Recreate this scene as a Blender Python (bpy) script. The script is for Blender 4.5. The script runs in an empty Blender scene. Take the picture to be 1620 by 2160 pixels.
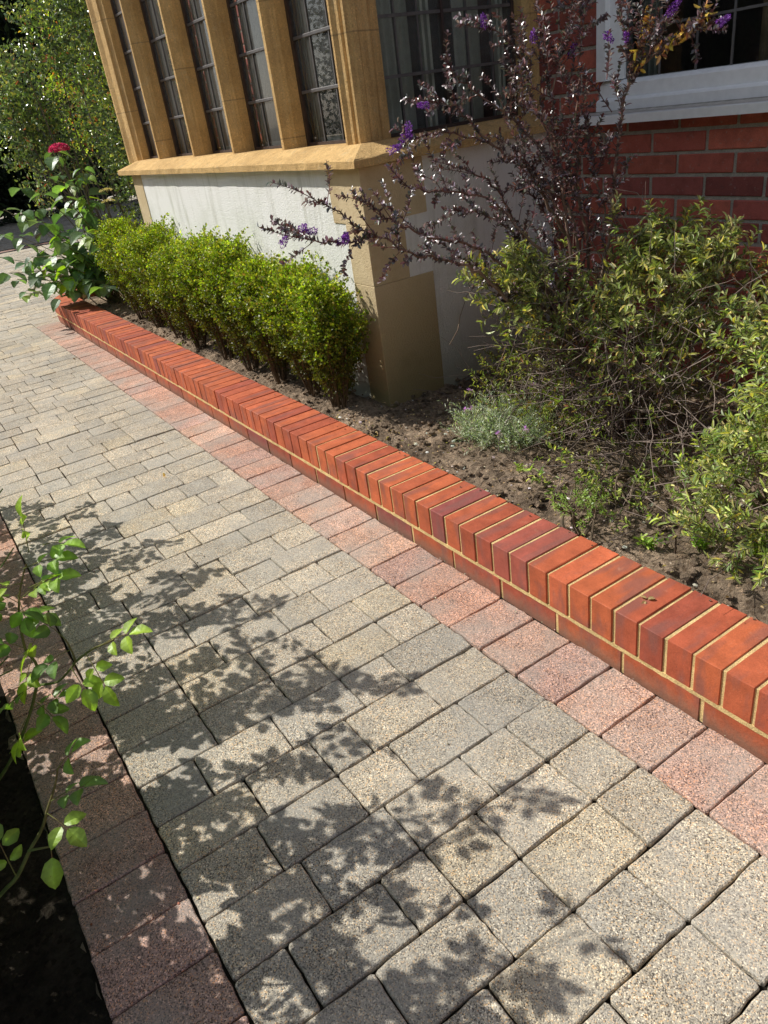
import bpy, math, random
import numpy as np
from mathutils import Vector, noise as mnoise
DATA = {"hebe":[[[-1.393,0.899,0.281],[-1.4,0.799,0.514],[-1.422,0.661,0.633],[-1.446,0.537,0.767],[-1.452,0.385,0.846],[-1.431,0.275,0.878],[-1.456,0.155,0.955],[-1.472,0.026,0.967],[-1.494,-0.073,0.995],[-1.517,-0.135,1.016]],[[-1.456,0.155,0.955],[-1.499,0.095,1.011],[-1.523,0.041,1.062],[-1.559,-0.012,1.113]],[[-1.393,0.899,0.281],[-1.4,0.875,0.584],[-1.409,0.677,0.731],[-1.445,0.523,0.857],[-1.485,0.359,0.918],[-1.509,0.251,0.982],[-1.54,0.206,1.032],[-1.567,0.178,1.09]],[[-1.393,0.899,0.281],[-1.414,0.915,0.643],[-1.435,0.754,0.843],[-1.489,0.678,0.966],[-1.5,0.504,1.033],[-1.529,0.372,1.061],[-1.564,0.299,1.113]],[[-1.393,0.899,0.281],[-1.418,0.97,0.7],[-1.442,0.858,0.951],[-1.473,0.801,1.053],[-1.522,0.7,1.143],[-1.566,0.577,1.204],[-1.571,0.462,1.212],[-1.565,0.352,1.206]],[[-1.522,0.7,1.143],[-1.57,0.626,1.255],[-1.609,0.561,1.3],[-1.621,0.472,1.301]],[[-1.393,0.899,0.281],[-1.42,0.997,0.729],[-1.462,0.915,1.035],[-1.502,0.857,1.151],[-1.542,0.768,1.237],[-1.578,0.68,1.32],[-1.611,0.631,1.369],[-1.632,0.595,1.431]],[[-1.393,0.899,0.281],[-1.342,0.901,0.62],[-1.373,0.889,0.868],[-1.43,0.907,1.082],[-1.474,0.924,1.272],[-1.514,0.926,1.442],[-1.601,0.987,1.638]],[[-1.393,0.899,0.281],[-1.365,0.988,0.632],[-1.41,1.001,0.927],[-1.46,1.033,1.141],[-1.488,1.076,1.329],[-1.546,1.174,1.512],[-1.58,1.236,1.624]],[[-1.393,0.899,0.281],[-1.286,0.939,0.565],[-1.247,0.966,0.843],[-1.241,0.989,1.065],[-1.242,1.01,1.19],[-1.248,1.058,1.307],[-1.288,1.075,1.428],[-1.349,1.102,1.551]],[[-1.244,1.05,1.294],[-1.194,1.093,1.338],[-1.146,1.154,1.379],[-1.104,1.197,1.414],[-1.089,1.208,1.442]],[[-1.248,1.027,1.216],[-1.23,1.07,1.331],[-1.235,1.11,1.419],[-1.233,1.123,1.468]],[[-1.215,1.086,1.321],[-1.18,1.128,1.41],[-1.164,1.16,1.456]],[[-1.146,1.154,1.379],[-1.092,1.195,1.394],[-1.047,1.241,1.407]],[[-1.43,0.907,1.082],[-1.51,0.871,1.28],[-1.542,0.843,1.411],[-1.58,0.799,1.473],[-1.606,0.752,1.513]],[[-1.474,0.924,1.272],[-1.453,0.961,1.378],[-1.478,1.033,1.483],[-1.524,1.073,1.595]],[[-1.393,0.899,0.281],[-1.465,0.927,0.527],[-1.535,0.89,0.708],[-1.589,0.853,0.867],[-1.644,0.796,1.007],[-1.672,0.702,1.07],[-1.697,0.649,1.102]],[[-1.393,0.899,0.281],[-1.416,0.82,0.665],[-1.472,0.764,0.807],[-1.498,0.703,0.898],[-1.515,0.612,0.946],[-1.549,0.537,0.973]],[[-1.393,0.899,0.281],[-1.459,0.787,0.598],[-1.497,0.685,0.67],[-1.538,0.592,0.755],[-1.567,0.515,0.835],[-1.583,0.44,0.897]],[[-1.247,0.966,0.843],[-1.297,0.966,0.966],[-1.323,0.966,1.07],[-1.356,0.968,1.187]],[[-1.373,0.889,0.868],[-1.414,0.831,0.987],[-1.468,0.798,1.083],[-1.495,0.761,1.134]],[[-1.393,0.899,0.281],[-1.511,1.016,0.683],[-1.636,1.021,0.886],[-1.742,1.006,1.042],[-1.795,0.959,1.083]],[[-1.41,1.001,0.927],[-1.495,1.008,1.069],[-1.558,1.004,1.165],[-1.603,0.98,1.216]],[[-1.542,0.768,1.237],[-1.499,0.797,1.301],[-1.491,0.836,1.365],[-1.5,0.827,1.434]]],"hebe_flower":[[-1.542,0.36,1.218],[-1.545,0.374,1.236],[-1.55,0.317,1.192],[-1.582,0.469,1.299],[-1.514,-0.072,1.028],[-1.46,0.039,0.981],[-1.464,0.027,0.975],[-1.584,0.744,1.513],[-1.146,1.121,1.453],[-1.146,1.135,1.467],[-1.033,1.22,1.406],[-1.26,1.051,1.403],[-1.29,1.004,1.408],[-1.424,0.982,1.393],[-1.513,-0.143,1.003],[-1.495,0.876,1.45],[-1.498,-0.058,1.015]],"rose":[[[-1.002,-1.458,0.004],[-0.874,-1.357,0.165],[-0.837,-1.31,0.234],[-0.799,-1.255,0.327],[-0.785,-1.213,0.407],[-0.799,-1.201,0.44],[-0.82,-1.208,0.467],[-0.845,-1.197,0.518],[-0.854,-1.19,0.538],[-0.864,-1.176,0.568],[-0.873,-1.156,0.6],[-0.876,-1.144,0.616]],[[-0.782,-1.214,0.402],[-0.716,-1.178,0.434],[-0.683,-1.149,0.471],[-0.665,-1.138,0.493],[-0.676,-1.136,0.514],[-0.689,-1.138,0.532]],[[-0.674,-1.142,0.484],[-0.639,-1.113,0.517],[-0.623,-1.096,0.529],[-0.593,-1.068,0.547]],[[-0.617,-1.476,0.065],[-0.544,-1.402,0.183],[-0.521,-1.363,0.224],[-0.515,-1.327,0.269],[-0.507,-1.295,0.307],[-0.504,-1.274,0.342],[-0.502,-1.248,0.383],[-0.509,-1.232,0.41]],[[-0.516,-1.328,0.27],[-0.497,-1.309,0.279],[-0.487,-1.29,0.279]]],"rose_leaves":[[[-0.881,-1.131,0.636],[-0.894,-1.121,0.687],5],[[-0.851,-1.105,0.654],[-0.816,-1.065,0.656],3],[[-0.828,-1.159,0.589],[-0.802,-1.123,0.601],5],[[-0.866,-1.163,0.583],[-0.879,-1.205,0.586],5],[[-0.839,-1.178,0.568],[-0.816,-1.132,0.593],5],[[-0.855,-1.182,0.547],[-0.868,-1.204,0.569],3],[[-0.822,-1.189,0.551],[-0.784,-1.156,0.542],3],[[-0.872,-1.191,0.525],[-0.884,-1.223,0.535],3],[[-0.797,-1.203,0.478],[-0.812,-1.23,0.497],3],[[-0.768,-1.2,0.476],[-0.753,-1.219,0.456],3],[[-0.737,-1.211,0.437],[-0.739,-1.25,0.424],5],[[-0.738,-1.246,0.385],[-0.714,-1.209,0.403],5],[[-0.689,-1.138,0.532],[-0.696,-1.149,0.554],3],[[-0.676,-1.136,0.514],[-0.676,-1.164,0.508],3],[[-0.614,-1.097,0.534],[-0.593,-1.068,0.547],5],[[-0.622,-1.118,0.528],[-0.589,-1.114,0.499],5],[[-0.628,-1.149,0.508],[-0.595,-1.145,0.481],3],[[-0.766,-1.166,0.524],[-0.757,-1.191,0.508],3],[[-0.718,-1.228,0.412],[-0.682,-1.211,0.391],3],[[-0.773,-1.257,0.348],[-0.758,-1.284,0.319],3],[[-0.5,-1.234,0.414],[-0.489,-1.213,0.437],3],[[-0.497,-1.262,0.363],[-0.474,-1.228,0.38],5],[[-0.493,-1.275,0.346],[-0.465,-1.261,0.333],3],[[-0.479,-1.29,0.287],[-0.458,-1.302,0.264],1],[[-0.512,-1.362,0.233],[-0.534,-1.363,0.287],5],[[-0.825,-1.181,0.585],[-0.784,-1.186,0.535],3],[[-0.846,-1.153,0.623],[-0.811,-1.101,0.636],5],[[-0.824,-1.316,0.249],[-0.808,-1.28,0.277],3]]}
rng = np.random.default_rng(7); random.seed(7)
scene = bpy.context.scene
COL = scene.collection
pi = math.pi

# ---------------------------------------------------------------- helpers
def nrm(v):
    v = np.asarray(v, float); n = np.linalg.norm(v, axis=-1, keepdims=True); return v / np.maximum(n, 1e-9)

class MB:
    """collects quads/tris (numpy) and links them as one mesh"""
    def __init__(s): s.V = []; s.F = []; s.C = []; s.n = 0
    def add(s, v, f, c=(1, 1, 1)):
        v = np.asarray(v, float).reshape(-1, 3); c = np.asarray(c, float)
        if c.ndim == 1: c = np.tile(c[:3], (len(v), 1))
        s.V.append(v); s.C.append(c[:, :3])
        if isinstance(f, np.ndarray): s.F.append(f + s.n)
        else:
            by = {}
            for q in f: by.setdefault(len(q), []).append(q)
            for q in by.values(): s.F.append(np.array(q) + s.n)
        s.n += len(v)
    def box(s, x0, x1, y0, y1, z0, z1, c=(1, 1, 1), rot=None, b=0.0, jit=0.0):
        """box with optional bevelled edges (b); rot = (cx, cy, angle) about z"""
        if b > 0:
            v = []; idx = {}
            X = (x0, x1); Y = (y0, y1); Z = (z0, z1)
            for i in (0, 1):
                for j in (0, 1):
                    for k in (0, 1):
                        sx = b if i == 0 else -b; sy = b if j == 0 else -b; sz = b if k == 0 else -b
                        p = (X[i], Y[j], Z[k])
                        idx[i, j, k, 'x'] = len(v); v.append((p[0], p[1] + sy, p[2] + sz))
                        idx[i, j, k, 'y'] = len(v); v.append((p[0] + sx, p[1], p[2] + sz))
                        idx[i, j, k, 'z'] = len(v); v.append((p[0] + sx, p[1] + sy, p[2]))
            f = []
            for i in (0, 1):
                a = [idx[i, 0, 0, 'x'], idx[i, 1, 0, 'x'], idx[i, 1, 1, 'x'], idx[i, 0, 1, 'x']]; f.append(a if i else a[::-1])
                a = [idx[0, i, 0, 'y'], idx[0, i, 1, 'y'], idx[1, i, 1, 'y'], idx[1, i, 0, 'y']]; f.append(a if i else a[::-1])
                a = [idx[0, 0, i, 'z'], idx[1, 0, i, 'z'], idx[1, 1, i, 'z'], idx[0, 1, i, 'z']]; f.append(a if i else a[::-1])
                for j in (0, 1):
                    sg = (i ^ j)
                    a = [idx[i, j, 0, 'x'], idx[i, j, 0, 'y'], idx[i, j, 1, 'y'], idx[i, j, 1, 'x']]; f.append(a if sg else a[::-1])
                    a = [idx[i, 0, j, 'x'], idx[i, 1, j, 'x'], idx[i, 1, j, 'z'], idx[i, 0, j, 'z']]; f.append(a if sg else a[::-1])
                    a = [idx[0, i, j, 'y'], idx[0, i, j, 'z'], idx[1, i, j, 'z'], idx[1, i, j, 'y']]; f.append(a if sg else a[::-1])
                    for k in (0, 1):
                        a = [idx[i, j, k, 'x'], idx[i, j, k, 'y'], idx[i, j, k, 'z']]; f.append(a if (i ^ j ^ k) else a[::-1])
            v = np.array(v)
        else:
            v = np.array([(x, y, z) for x in (x0, x1) for y in (y0, y1) for z in (z0, z1)], float)
            f = [(0, 1, 3, 2), (4, 6, 7, 5), (0, 4, 5, 1), (2, 3, 7, 6), (0, 2, 6, 4), (1, 5, 7, 3)]
        if jit: v = v + np.clip(rng.normal(0, jit, (1, 3)), -1.6 * jit, 1.6 * jit) + np.clip(rng.normal(0, jit * .35, v.shape), -jit, jit)
        if rot:
            cx, cy, a = rot; ca, sa = math.cos(a), math.sin(a)
            dx = v[:, 0] - cx; dy = v[:, 1] - cy
            v = np.stack([cx + dx * ca - dy * sa, cy + dx * sa + dy * ca, v[:, 2]], 1)
        s.add(v, f, c)
    def prism(s, poly, z0, z1, c=(1, 1, 1)):
        n = len(poly); v = [(x, y, z0) for x, y in poly] + [(x, y, z1) for x, y in poly]
        f = [(i, (i + 1) % n, n + (i + 1) % n, n + i) for i in range(n)] + [tuple(range(n))[::-1], tuple(range(n, 2 * n))]
        s.add(v, f, c)
    def tube(s, pts, r0, r1, n=5, c=(1, 1, 1), c1=None):
        P = np.asarray(pts, float); m = len(P)
        T = nrm(np.gradient(P, axis=0)); up = np.array([0.13, 0.21, 0.97])
        A = nrm(np.cross(T, up)); B = np.cross(T, A)
        r = np.linspace(r0, r1, m); a = np.arange(n) * 2 * pi / n
        v = P[:, None] + (A[:, None] * np.cos(a)[None, :, None] + B[:, None] * np.sin(a)[None, :, None]) * r[:, None, None]
        i = np.arange(m - 1)[:, None] * n; j = np.arange(n)[None]; j2 = (j + 1) % n
        f = np.stack([i + j, i + j2, i + n + j2, i + n + j], -1).reshape(-1, 4)
        c0 = np.asarray(c); ce = c0 if c1 is None else np.asarray(c1)
        t = np.linspace(0, 1, m)[:, None]; cc = np.repeat(c0 * (1 - t) + ce * t, n, 0)
        s.add(v.reshape(-1, 3), f, cc)
    def build(s, name, mat, parent=None, smooth=False):
        me = bpy.data.meshes.new(name)
        V = np.concatenate(s.V) if s.V else np.zeros((0, 3)); Cc = np.concatenate(s.C)
        me.vertices.add(len(V)); me.vertices.foreach_set('co', V.astype(np.float32).ravel())
        L = []; st = []; o = 0
        for f in s.F:
            f = np.asarray(f); k = f.shape[1]; L.append(f.ravel()); st.append(o + np.arange(len(f)) * k); o += f.size
        L = np.concatenate(L).astype(np.int32); st = np.concatenate(st).astype(np.int32)
        me.loops.add(len(L)); me.loops.foreach_set('vertex_index', L)
        me.polygons.add(len(st)); me.polygons.foreach_set('loop_start', st)
        me.polygons.foreach_set('use_smooth', np.full(len(st), bool(smooth)))
        me.update(calc_edges=True)
        at = me.color_attributes.new('tint', 'FLOAT_COLOR', 'POINT')
        at.data.foreach_set('color', np.hstack([Cc, np.ones((len(Cc), 1))]).astype(np.float32).ravel())
        me.materials.append(mat)
        o = bpy.data.objects.new(name, me); COL.objects.link(o)
        if parent is not None: o.parent = parent
        return o

def tag(o, label=None, cat=None, group=None, kind=None):
    if label: o['label'] = label
    if cat: o['category'] = cat
    if group: o['group'] = group
    if kind: o['kind'] = kind
    return o
def thing(name, label, cat, group=None):
    o = bpy.data.objects.new(name, None); COL.objects.link(o); o.empty_display_size = .1
    return tag(o, label, cat, group)
def place(root, x, y, z=0):
    """put the Empty at the thing's base; children were built in world coordinates"""
    root.location = (x, y, z)
    for c in root.children:
        c.location = (c.location.x - x, c.location.y - y, c.location.z - z)

def spline(pts, n=6):
    """Catmull-Rom through pts"""
    P = np.asarray(pts, float)
    if len(P) < 3:
        t = np.linspace(0, 1, n)[:, None]; return P[0] * (1 - t) + P[-1] * t
    Q = np.vstack([2 * P[0] - P[1], P, 2 * P[-1] - P[-2]]); out = []
    for i in range(1, len(Q) - 2):
        t = np.linspace(0, 1, n, endpoint=False)[:, None]
        a, b, c, d = Q[i - 1], Q[i], Q[i + 1], Q[i + 2]
        out.append(.5 * ((2 * b) + (c - a) * t + (2 * a - 5 * b + 4 * c - d) * t ** 2 + (3 * b - a - 3 * c + d) * t ** 3))
    out.append(P[-1:]); return np.vstack(out)

def leaf_template(kind):
    """(verts, faces) along +x, unit length, width along y (half width .5), z up"""
    if kind == 'lance':   ts = [0, .3, .7, 1]; w = [.0, .46, .42, 0]
    elif kind == 'oval':  ts = [0, .25, .7, 1]; w = [.02, .48, .44, .0]
    elif kind == 'round': ts = [0, .15, .5, .85, 1]; w = [.1, .38, .5, .34, .02]
    elif kind == 'rose':  ts = [0, .12, .3, .5, .7, .87, 1]; w = [.03, .3, .46, .5, .4, .2, 0]
    elif kind == 'heart': ts = [0, .1, .28, .5, .7, .87, 1]; w = [.12, .4, .52, .5, .36, .16, 0]
    v = []; f = []
    for i, (t, h) in enumerate(zip(ts, w)):
        z = (-.35 if kind not in ('lance', 'oval') else -.15) * (t - .3) ** 2
        zl = .22 * h if kind != 'lance' else .3 * h
        wob = (.03 if i % 2 else -.02) if kind in ('rose', 'heart') else 0
        v += [(t, h + wob * (h > .1), z + zl), (t, 0, z), (t, -h - wob * (h > .1), z + zl)]
    for i in range(len(ts) - 1):
        a = i * 3; f += [(a, a + 3, a + 4, a + 1), (a + 1, a + 4, a + 5, a + 2)]
    v = np.array(v); f = np.array(f)
    return v, f
TPL = {k: leaf_template(k) for k in ('lance', 'oval', 'round', 'rose', 'heart')}
# cheapest leaf: two folded triangles pairs
TPL['tiny'] = (np.array([(0, 0, 0), (.45, .5, .1), (1, 0, -.05), (.45, -.5, .1)]), np.array([(0, 1, 2, 3)]))
TPL['fold'] = (np.array([(0, 0, 0), (.35, .5, .14), (.75, .4, .08), (1, 0, -.08), (.75, -.4, .08), (.35, -.5, .14)]), np.array([(0, 3, 2, 1), (0, 5, 4, 3)]))

def leaves(mb, P, D, N, L, W, col, kind='fold'):
    P = np.asarray(P, float); n = len(P)
    if n == 0: return
    D = nrm(D); N = np.asarray(N, float); Y = nrm(np.cross(N, D)); Z = np.cross(D, Y)
    L = np.broadcast_to(L, (n,)); W = np.broadcast_to(W, (n,))
    tv, tf = TPL[kind]; k = len(tv)
    V = P[:, None] + D[:, None] * (tv[None, :, 0:1] * L[:, None, None]) + Y[:, None] * (tv[None, :, 1:2] * W[:, None, None]) + Z[:, None] * (tv[None, :, 2:3] * L[:, None, None])
    F = (np.arange(n)[:, None, None] * k + tf[None]).reshape(-1, tf.shape[1])
    col = np.asarray(col, float)
    if col.ndim == 1: col = np.tile(col, (n, 1))
    cc = np.repeat(col, k, 0)
    if kind in ('rose', 'heart', 'oval', 'lance'):
        mid = np.tile(np.where(np.abs(tv[:, 1]) < 1e-6, 1.35, .86), n)[:, None]; cc = cc * mid
    mb.add(V.reshape(-1, 3), F, cc)

def palette(n, cols, weights=None, var=.2):
    cols = np.array(cols, float); w = None if weights is None else np.array(weights) / np.sum(weights)
    i = rng.choice(len(cols), n, p=w)
    return cols[i] * np.exp(rng.normal(0, var, (n, 1))) * np.exp(rng.normal(0, var * .3, (n, 3)))
def rdir(n, up=0.0):
    v = rng.normal(size=(n, 3)); v[:, 2] += up; return nrm(v)
def nz(p, s=1.0): return mnoise.noise(Vector((p[0] * s, p[1] * s, p[2] * s)))

# ---------------------------------------------------------------- materials
def newmat(name):
    m = bpy.data.materials.new(name); m.use_nodes = True; nt = m.node_tree
    for n in list(nt.nodes): nt.nodes.remove(n)
    out = nt.nodes.new('ShaderNodeOutputMaterial')
    return m, nt, out
class NT:
    def __init__(s, name):
        s.m, s.nt, s.out = newmat(name)
    def n(s, typ, **kw):
        nd = s.nt.nodes.new(typ)
        for k, v in kw.items():
            if k.startswith('i_'):
                key = k[2:].replace('_', ' ')
                nd.inputs[key].default_value = v
            else: setattr(nd, k, v)
        return nd
    def l(s, a, b): s.nt.links.new(a, b)
    def coord(s, scale=1.0):
        tc = s.n('ShaderNodeTexCoord'); geo = s.n('ShaderNodeNewGeometry'); mp = s.n('ShaderNodeMapping')
        mp.inputs['Scale'].default_value = (scale,) * 3 if not isinstance(scale, tuple) else scale
        s.l(geo.outputs['Position'], mp.inputs['Vector']); return mp.outputs[0]
    def noise(s, scale, detail=4, rough=.6, vec=None, out='Fac'):
        nd = s.n('ShaderNodeTexNoise'); nd.inputs['Scale'].default_value = scale
        nd.inputs['Detail'].default_value = detail; nd.inputs['Roughness'].default_value = rough
        s.l(vec if vec is not None else s.coord(), nd.inputs['Vector']); return nd.outputs[out]
    def voro(s, scale, vec=None, out='Color', feature='F1'):
        nd = s.n('ShaderNodeTexVoronoi', feature=feature); nd.inputs['Scale'].default_value = scale
        s.l(vec if vec is not None else s.coord(), nd.inputs['Vector']); return nd.outputs[out]
    def ramp(s, fac, stops, interp='LINEAR'):
        nd = s.n('ShaderNodeValToRGB'); cr = nd.color_ramp; cr.interpolation = interp
        while len(cr.elements) < len(stops): cr.elements.new(.5)
        for e, (p, c) in zip(cr.elements, stops):
            e.position = p; e.color = (c, c, c, 1) if isinstance(c, (int, float)) else (*c, 1)
        s.l(fac, nd.inputs[0]); return nd.outputs[0]
    def mix(s, a, b, fac, mode='MIX'):
        nd = s.n('ShaderNodeMix', data_type='RGBA', blend_type=mode)
        for sock, v in ((nd.inputs[0], fac), (nd.inputs[6], a), (nd.inputs[7], b)):
            if isinstance(v, (int, float)): sock.default_value = v
            elif isinstance(v, tuple): sock.default_value = (*v, 1)
            else: s.l(v, sock)
        return nd.outputs[2]
    def math(s, op, a, b=None):
        nd = s.n('ShaderNodeMath', operation=op)
        for i, v in enumerate((a, b)):
            if v is None: continue
            if isinstance(v, (int, float)): nd.inputs[i].default_value = v
            else: s.l(v, nd.inputs[i])
        return nd.outputs[0]
    def tint(s):
        return s.n('ShaderNodeAttribute', attribute_name='tint').outputs['Color']
    def bump(s, h, strength=.3, dist=.01, normal=None):
        nd = s.n('ShaderNodeBump'); nd.inputs['Strength'].default_value = strength; nd.inputs['Distance'].default_value = dist
        s.l(h, nd.inputs['Height'])
        if normal is not None: s.l(normal, nd.inputs['Normal'])
        return nd.outputs[0]
    def pbsdf(s, col, rough=.8, normal=None, spec=.3, metal=0, connect=True):
        p = s.n('ShaderNodeBsdfPrincipled')
        if isinstance(col, tuple): p.inputs['Base Color'].default_value = (*col, 1)
        else: s.l(col, p.inputs['Base Color'])
        if isinstance(rough, (int, float)): p.inputs['Roughness'].default_value = rough
        else: s.l(rough, p.inputs['Roughness'])
        p.inputs['Specular IOR Level'].default_value = spec; p.inputs['Metallic'].default_value = metal
        if normal is not None: s.l(normal, p.inputs['Normal'])
        if connect: s.l(p.outputs[0], s.out.inputs['Surface'])
        return p

def mat_paver():
    t = NT('tumbled_concrete'); tint = t.tint()
    v1 = t.voro(430, out='Color'); sep = t.n('ShaderNodeSeparateColor'); t.l(v1, sep.inputs[0])
    n0 = t.noise(14, 5, .65); n1 = t.noise(420, 2, .6)
    base = t.mix(tint, t.ramp(n0, [(.3, .82), (.7, 1.14)]), 1.0, 'MULTIPLY')
    spk = t.ramp(sep.outputs[0], [(0, (.28, .27, .27)), (.16, (.6, .58, .55)), (.3, (.95, .95, .95)), (.6, (1.0, 1.0, 1.0)), (.74, (1.3, 1.22, 1.08)), (.86, (1.5, 1.15, .8)), (.93, (1.9, 1.85, 1.75))], 'CONSTANT')
    v2 = t.voro(170, out='Color'); sep2 = t.n('ShaderNodeSeparateColor'); t.l(v2, sep2.inputs[0])
    spk2 = t.ramp(sep2.outputs[1], [(0, (.5, .5, .52)), (.06, (1, 1, 1)), (.9, (1, 1, 1)), (.91, (1.5, 1.4, 1.2)), (.97, (1.5, 1.0, .6))], 'CONSTANT')
    vd2 = t.voro(170, out='Distance')
    m2 = t.ramp(vd2, [(.0, .8), (.2, .8), (.34, 0.0)])
    c = t.mix(base, spk, 1.0, 'MULTIPLY'); c2 = t.mix(c, spk2, 1.0, 'MULTIPLY'); c = t.mix(c, c2, m2)
    c = t.mix(c, t.ramp(n1, [(.35, .75), (.65, 1.2)]), .7, 'MULTIPLY')
    st = t.noise(6.5, 4, .55); c = t.mix(c, (.35, .335, .295), t.ramp(st, [(.42, 0.0), (.64, .5)])); st = t.noise(1.6, 5, .6); c = t.mix(c, t.ramp(st, [(.35, .88), (.6, 1.06)]), 1.0, 'MULTIPLY')
    vd = t.voro(430, out='Distance')
    h = t.math('ADD', t.math('MULTIPLY', vd, -.6), t.math('MULTIPLY', n1, .6)); h = t.math('ADD', h, t.math('MULTIPLY', t.noise(60, 4), .8))
    t.pbsdf(c, .85, t.bump(h, .7, .0022), .3); return t.m
def mat_brick(name='kerb_brick', old=False):
    t = NT(name); tint = t.tint()
    n0 = t.noise(18, 5, .65); n1 = t.noise(300, 3, .7)
    c = t.mix(tint, t.ramp(n0, [(.3, .74), (.68, 1.18)]), 1.0, 'MULTIPLY')
    if not old:
        vx = t.coord((14.0, 3.2, 5.0)); nb = t.noise(1.5, 3, .5, vec=vx)
        c = t.mix(c, (.21, .095, .08), t.ramp(nb, [(.50, 0.0), (.66, .6)]))
        sp = t.noise(80, 3, .8); c = t.mix(c, (.08, .05, .045), t.ramp(sp, [(.66, 0.0), (.72, .6)])); c = t.mix(c, (.60, .36, .24), t.ramp(t.noise(30, 6, .8), [(.60, 0.0), (.78, .4)]))
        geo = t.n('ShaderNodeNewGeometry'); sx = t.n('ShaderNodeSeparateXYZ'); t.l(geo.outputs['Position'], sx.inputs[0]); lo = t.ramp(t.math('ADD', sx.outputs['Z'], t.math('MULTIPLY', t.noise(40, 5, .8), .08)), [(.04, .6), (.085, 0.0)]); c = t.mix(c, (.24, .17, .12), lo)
    else:
        sp = t.noise(55, 4, .75); c = t.mix(c, (.42, .3, .26), t.ramp(sp, [(.6, 0.0), (.72, .6)]))
        c = t.mix(c, (.05, .03, .03), t.ramp(t.noise(9, 4, .7), [(.55, 0.0), (.75, .7)]))
    c = t.mix(c, t.ramp(n1, [(.3, .85), (.7, 1.15)]), 1.0, 'MULTIPLY')
    h = t.math('ADD', t.math('MULTIPLY', n1, .5), t.noise(45, 4, .7))
    t.pbsdf(c, .8 if old else .68, t.bump(h, .45, .003), .3); return t.m
def mat_mortar(name, col, rough=.95):
    t = NT(name); n = t.noise(260, 4, .75); n2 = t.noise(25, 3)
    c = t.mix(col, t.ramp(n, [(.3, .62), (.65, 1.2)]), 1.0, 'MULTIPLY'); c = t.mix(c, t.ramp(n2, [(.3, .8), (.7, 1.15)]), 1.0, 'MULTIPLY')
    t.pbsdf(c, rough, t.bump(n, .9, .004), .15); return t.m
def mat_soil(name, col):
    t = NT(name); n = t.noise(40, 8, .75); n2 = t.noise(6, 4); v = t.voro(110, out='Color'); s = t.n('ShaderNodeSeparateColor'); t.l(v, s.inputs[0])
    c = t.mix(col, t.ramp(n, [(.28, .35), (.7, 1.5)]), 1.0, 'MULTIPLY'); c = t.mix(c, t.ramp(n2, [(.36, .5), (.64, 1.25)]), 1.0, 'MULTIPLY')
    c = t.mix(c, t.ramp(s.outputs[0], [(0, (.5, .45, .4)), (.1, (1, 1, 1)), (.92, (1.0, 1.0, 1.0)), (.94, (1.7, 1.6, 1.5))], 'CONSTANT'), .7, 'MULTIPLY')
    t.pbsdf(c, .97, t.bump(t.math('ADD', n, t.noise(160, 4, .7)), 1.0, .014), .1); return t.m
def mat_render():
    t = NT('painted_render'); n = t.noise(120, 5, .7); n2 = t.noise(3.5, 5, .7)
    sx = t.n('ShaderNodeSeparateXYZ'); geo = t.n('ShaderNodeNewGeometry'); t.l(geo.outputs['Position'], sx.inputs[0])
    c = t.mix((.88, .875, .84), (.72, .725, .65), t.ramp(n2, [(.45, 0.0), (.68, .75)]))
    vx = t.coord((14, 14, 1.4)); st = t.noise(1.0, 5, .65, vec=vx)
    c = t.mix(c, (.46, .46, .38), t.ramp(st, [(.52, 0.0), (.75, .65)]))
    low = t.ramp(t.math('ADD', sx.outputs['Z'], t.math('MULTIPLY', n2, .35)), [(.35, .8), (.72, 0.0)])
    c = t.mix(c, (.33, .33, .24), low)
    t.pbsdf(c, .9, t.bump(n, .8, .006), .2); return t.m
def mat_stone(name='bath_stone', col=(.74, .495, .215), dark=(.42, .265, .11)):
    t = NT(name); n = t.noise(150, 5, .7); n2 = t.noise(5, 6, .7)
    vx = t.coord((30, 30, 2.5)); st = t.noise(1.0, 4, .6, vec=vx)
    c = t.mix(col, dark, t.ramp(n2, [(.40, 0.0), (.70, .75)])); c = t.mix(c, dark, t.ramp(st, [(.48, 0.0), (.70, .6)])); c = t.mix(c, (.62, .50, .30), t.ramp(t.noise(22, 5, .75), [(.56, 0.0), (.72, .6)])); c = t.mix(c, (.16, .12, .07), t.ramp(t.noise(38, 5, .8), [(.62, 0.0), (.74, .55)]))
    geo = t.n('ShaderNodeNewGeometry'); sx = t.n('ShaderNodeSeparateXYZ'); t.l(geo.outputs['Position'], sx.inputs[0]); jz = t.math('FRACT', t.math('ADD', t.math('MULTIPLY', sx.outputs['Z'], 1.9), t.math('MULTIPLY', t.math('FLOOR', t.math('MULTIPLY', sx.outputs['X'], 1.72)), .37))); c = t.mix(c, (.17, .12, .07), t.ramp(t.math('ABSOLUTE', t.math('SUBTRACT', jz, .5)), [(.0, .6), (.003, .5), (.006, 0.0)]))
    v = t.voro(260, out='Color'); s = t.n('ShaderNodeSeparateColor'); t.l(v, s.inputs[0])
    c = t.mix(c, t.ramp(s.outputs[0], [(0, .72), (.12, .95), (.9, 1.0), (.95, 1.35)], 'CONSTANT'), .6, 'MULTIPLY')
    c = t.mix(c, t.ramp(n, [(.3, .8), (.7, 1.15)]), 1.0, 'MULTIPLY')
    t.pbsdf(c, .9, t.bump(t.math('ADD', n, t.noise(30, 4, .7)), .9, .006), .15); return t.m
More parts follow.
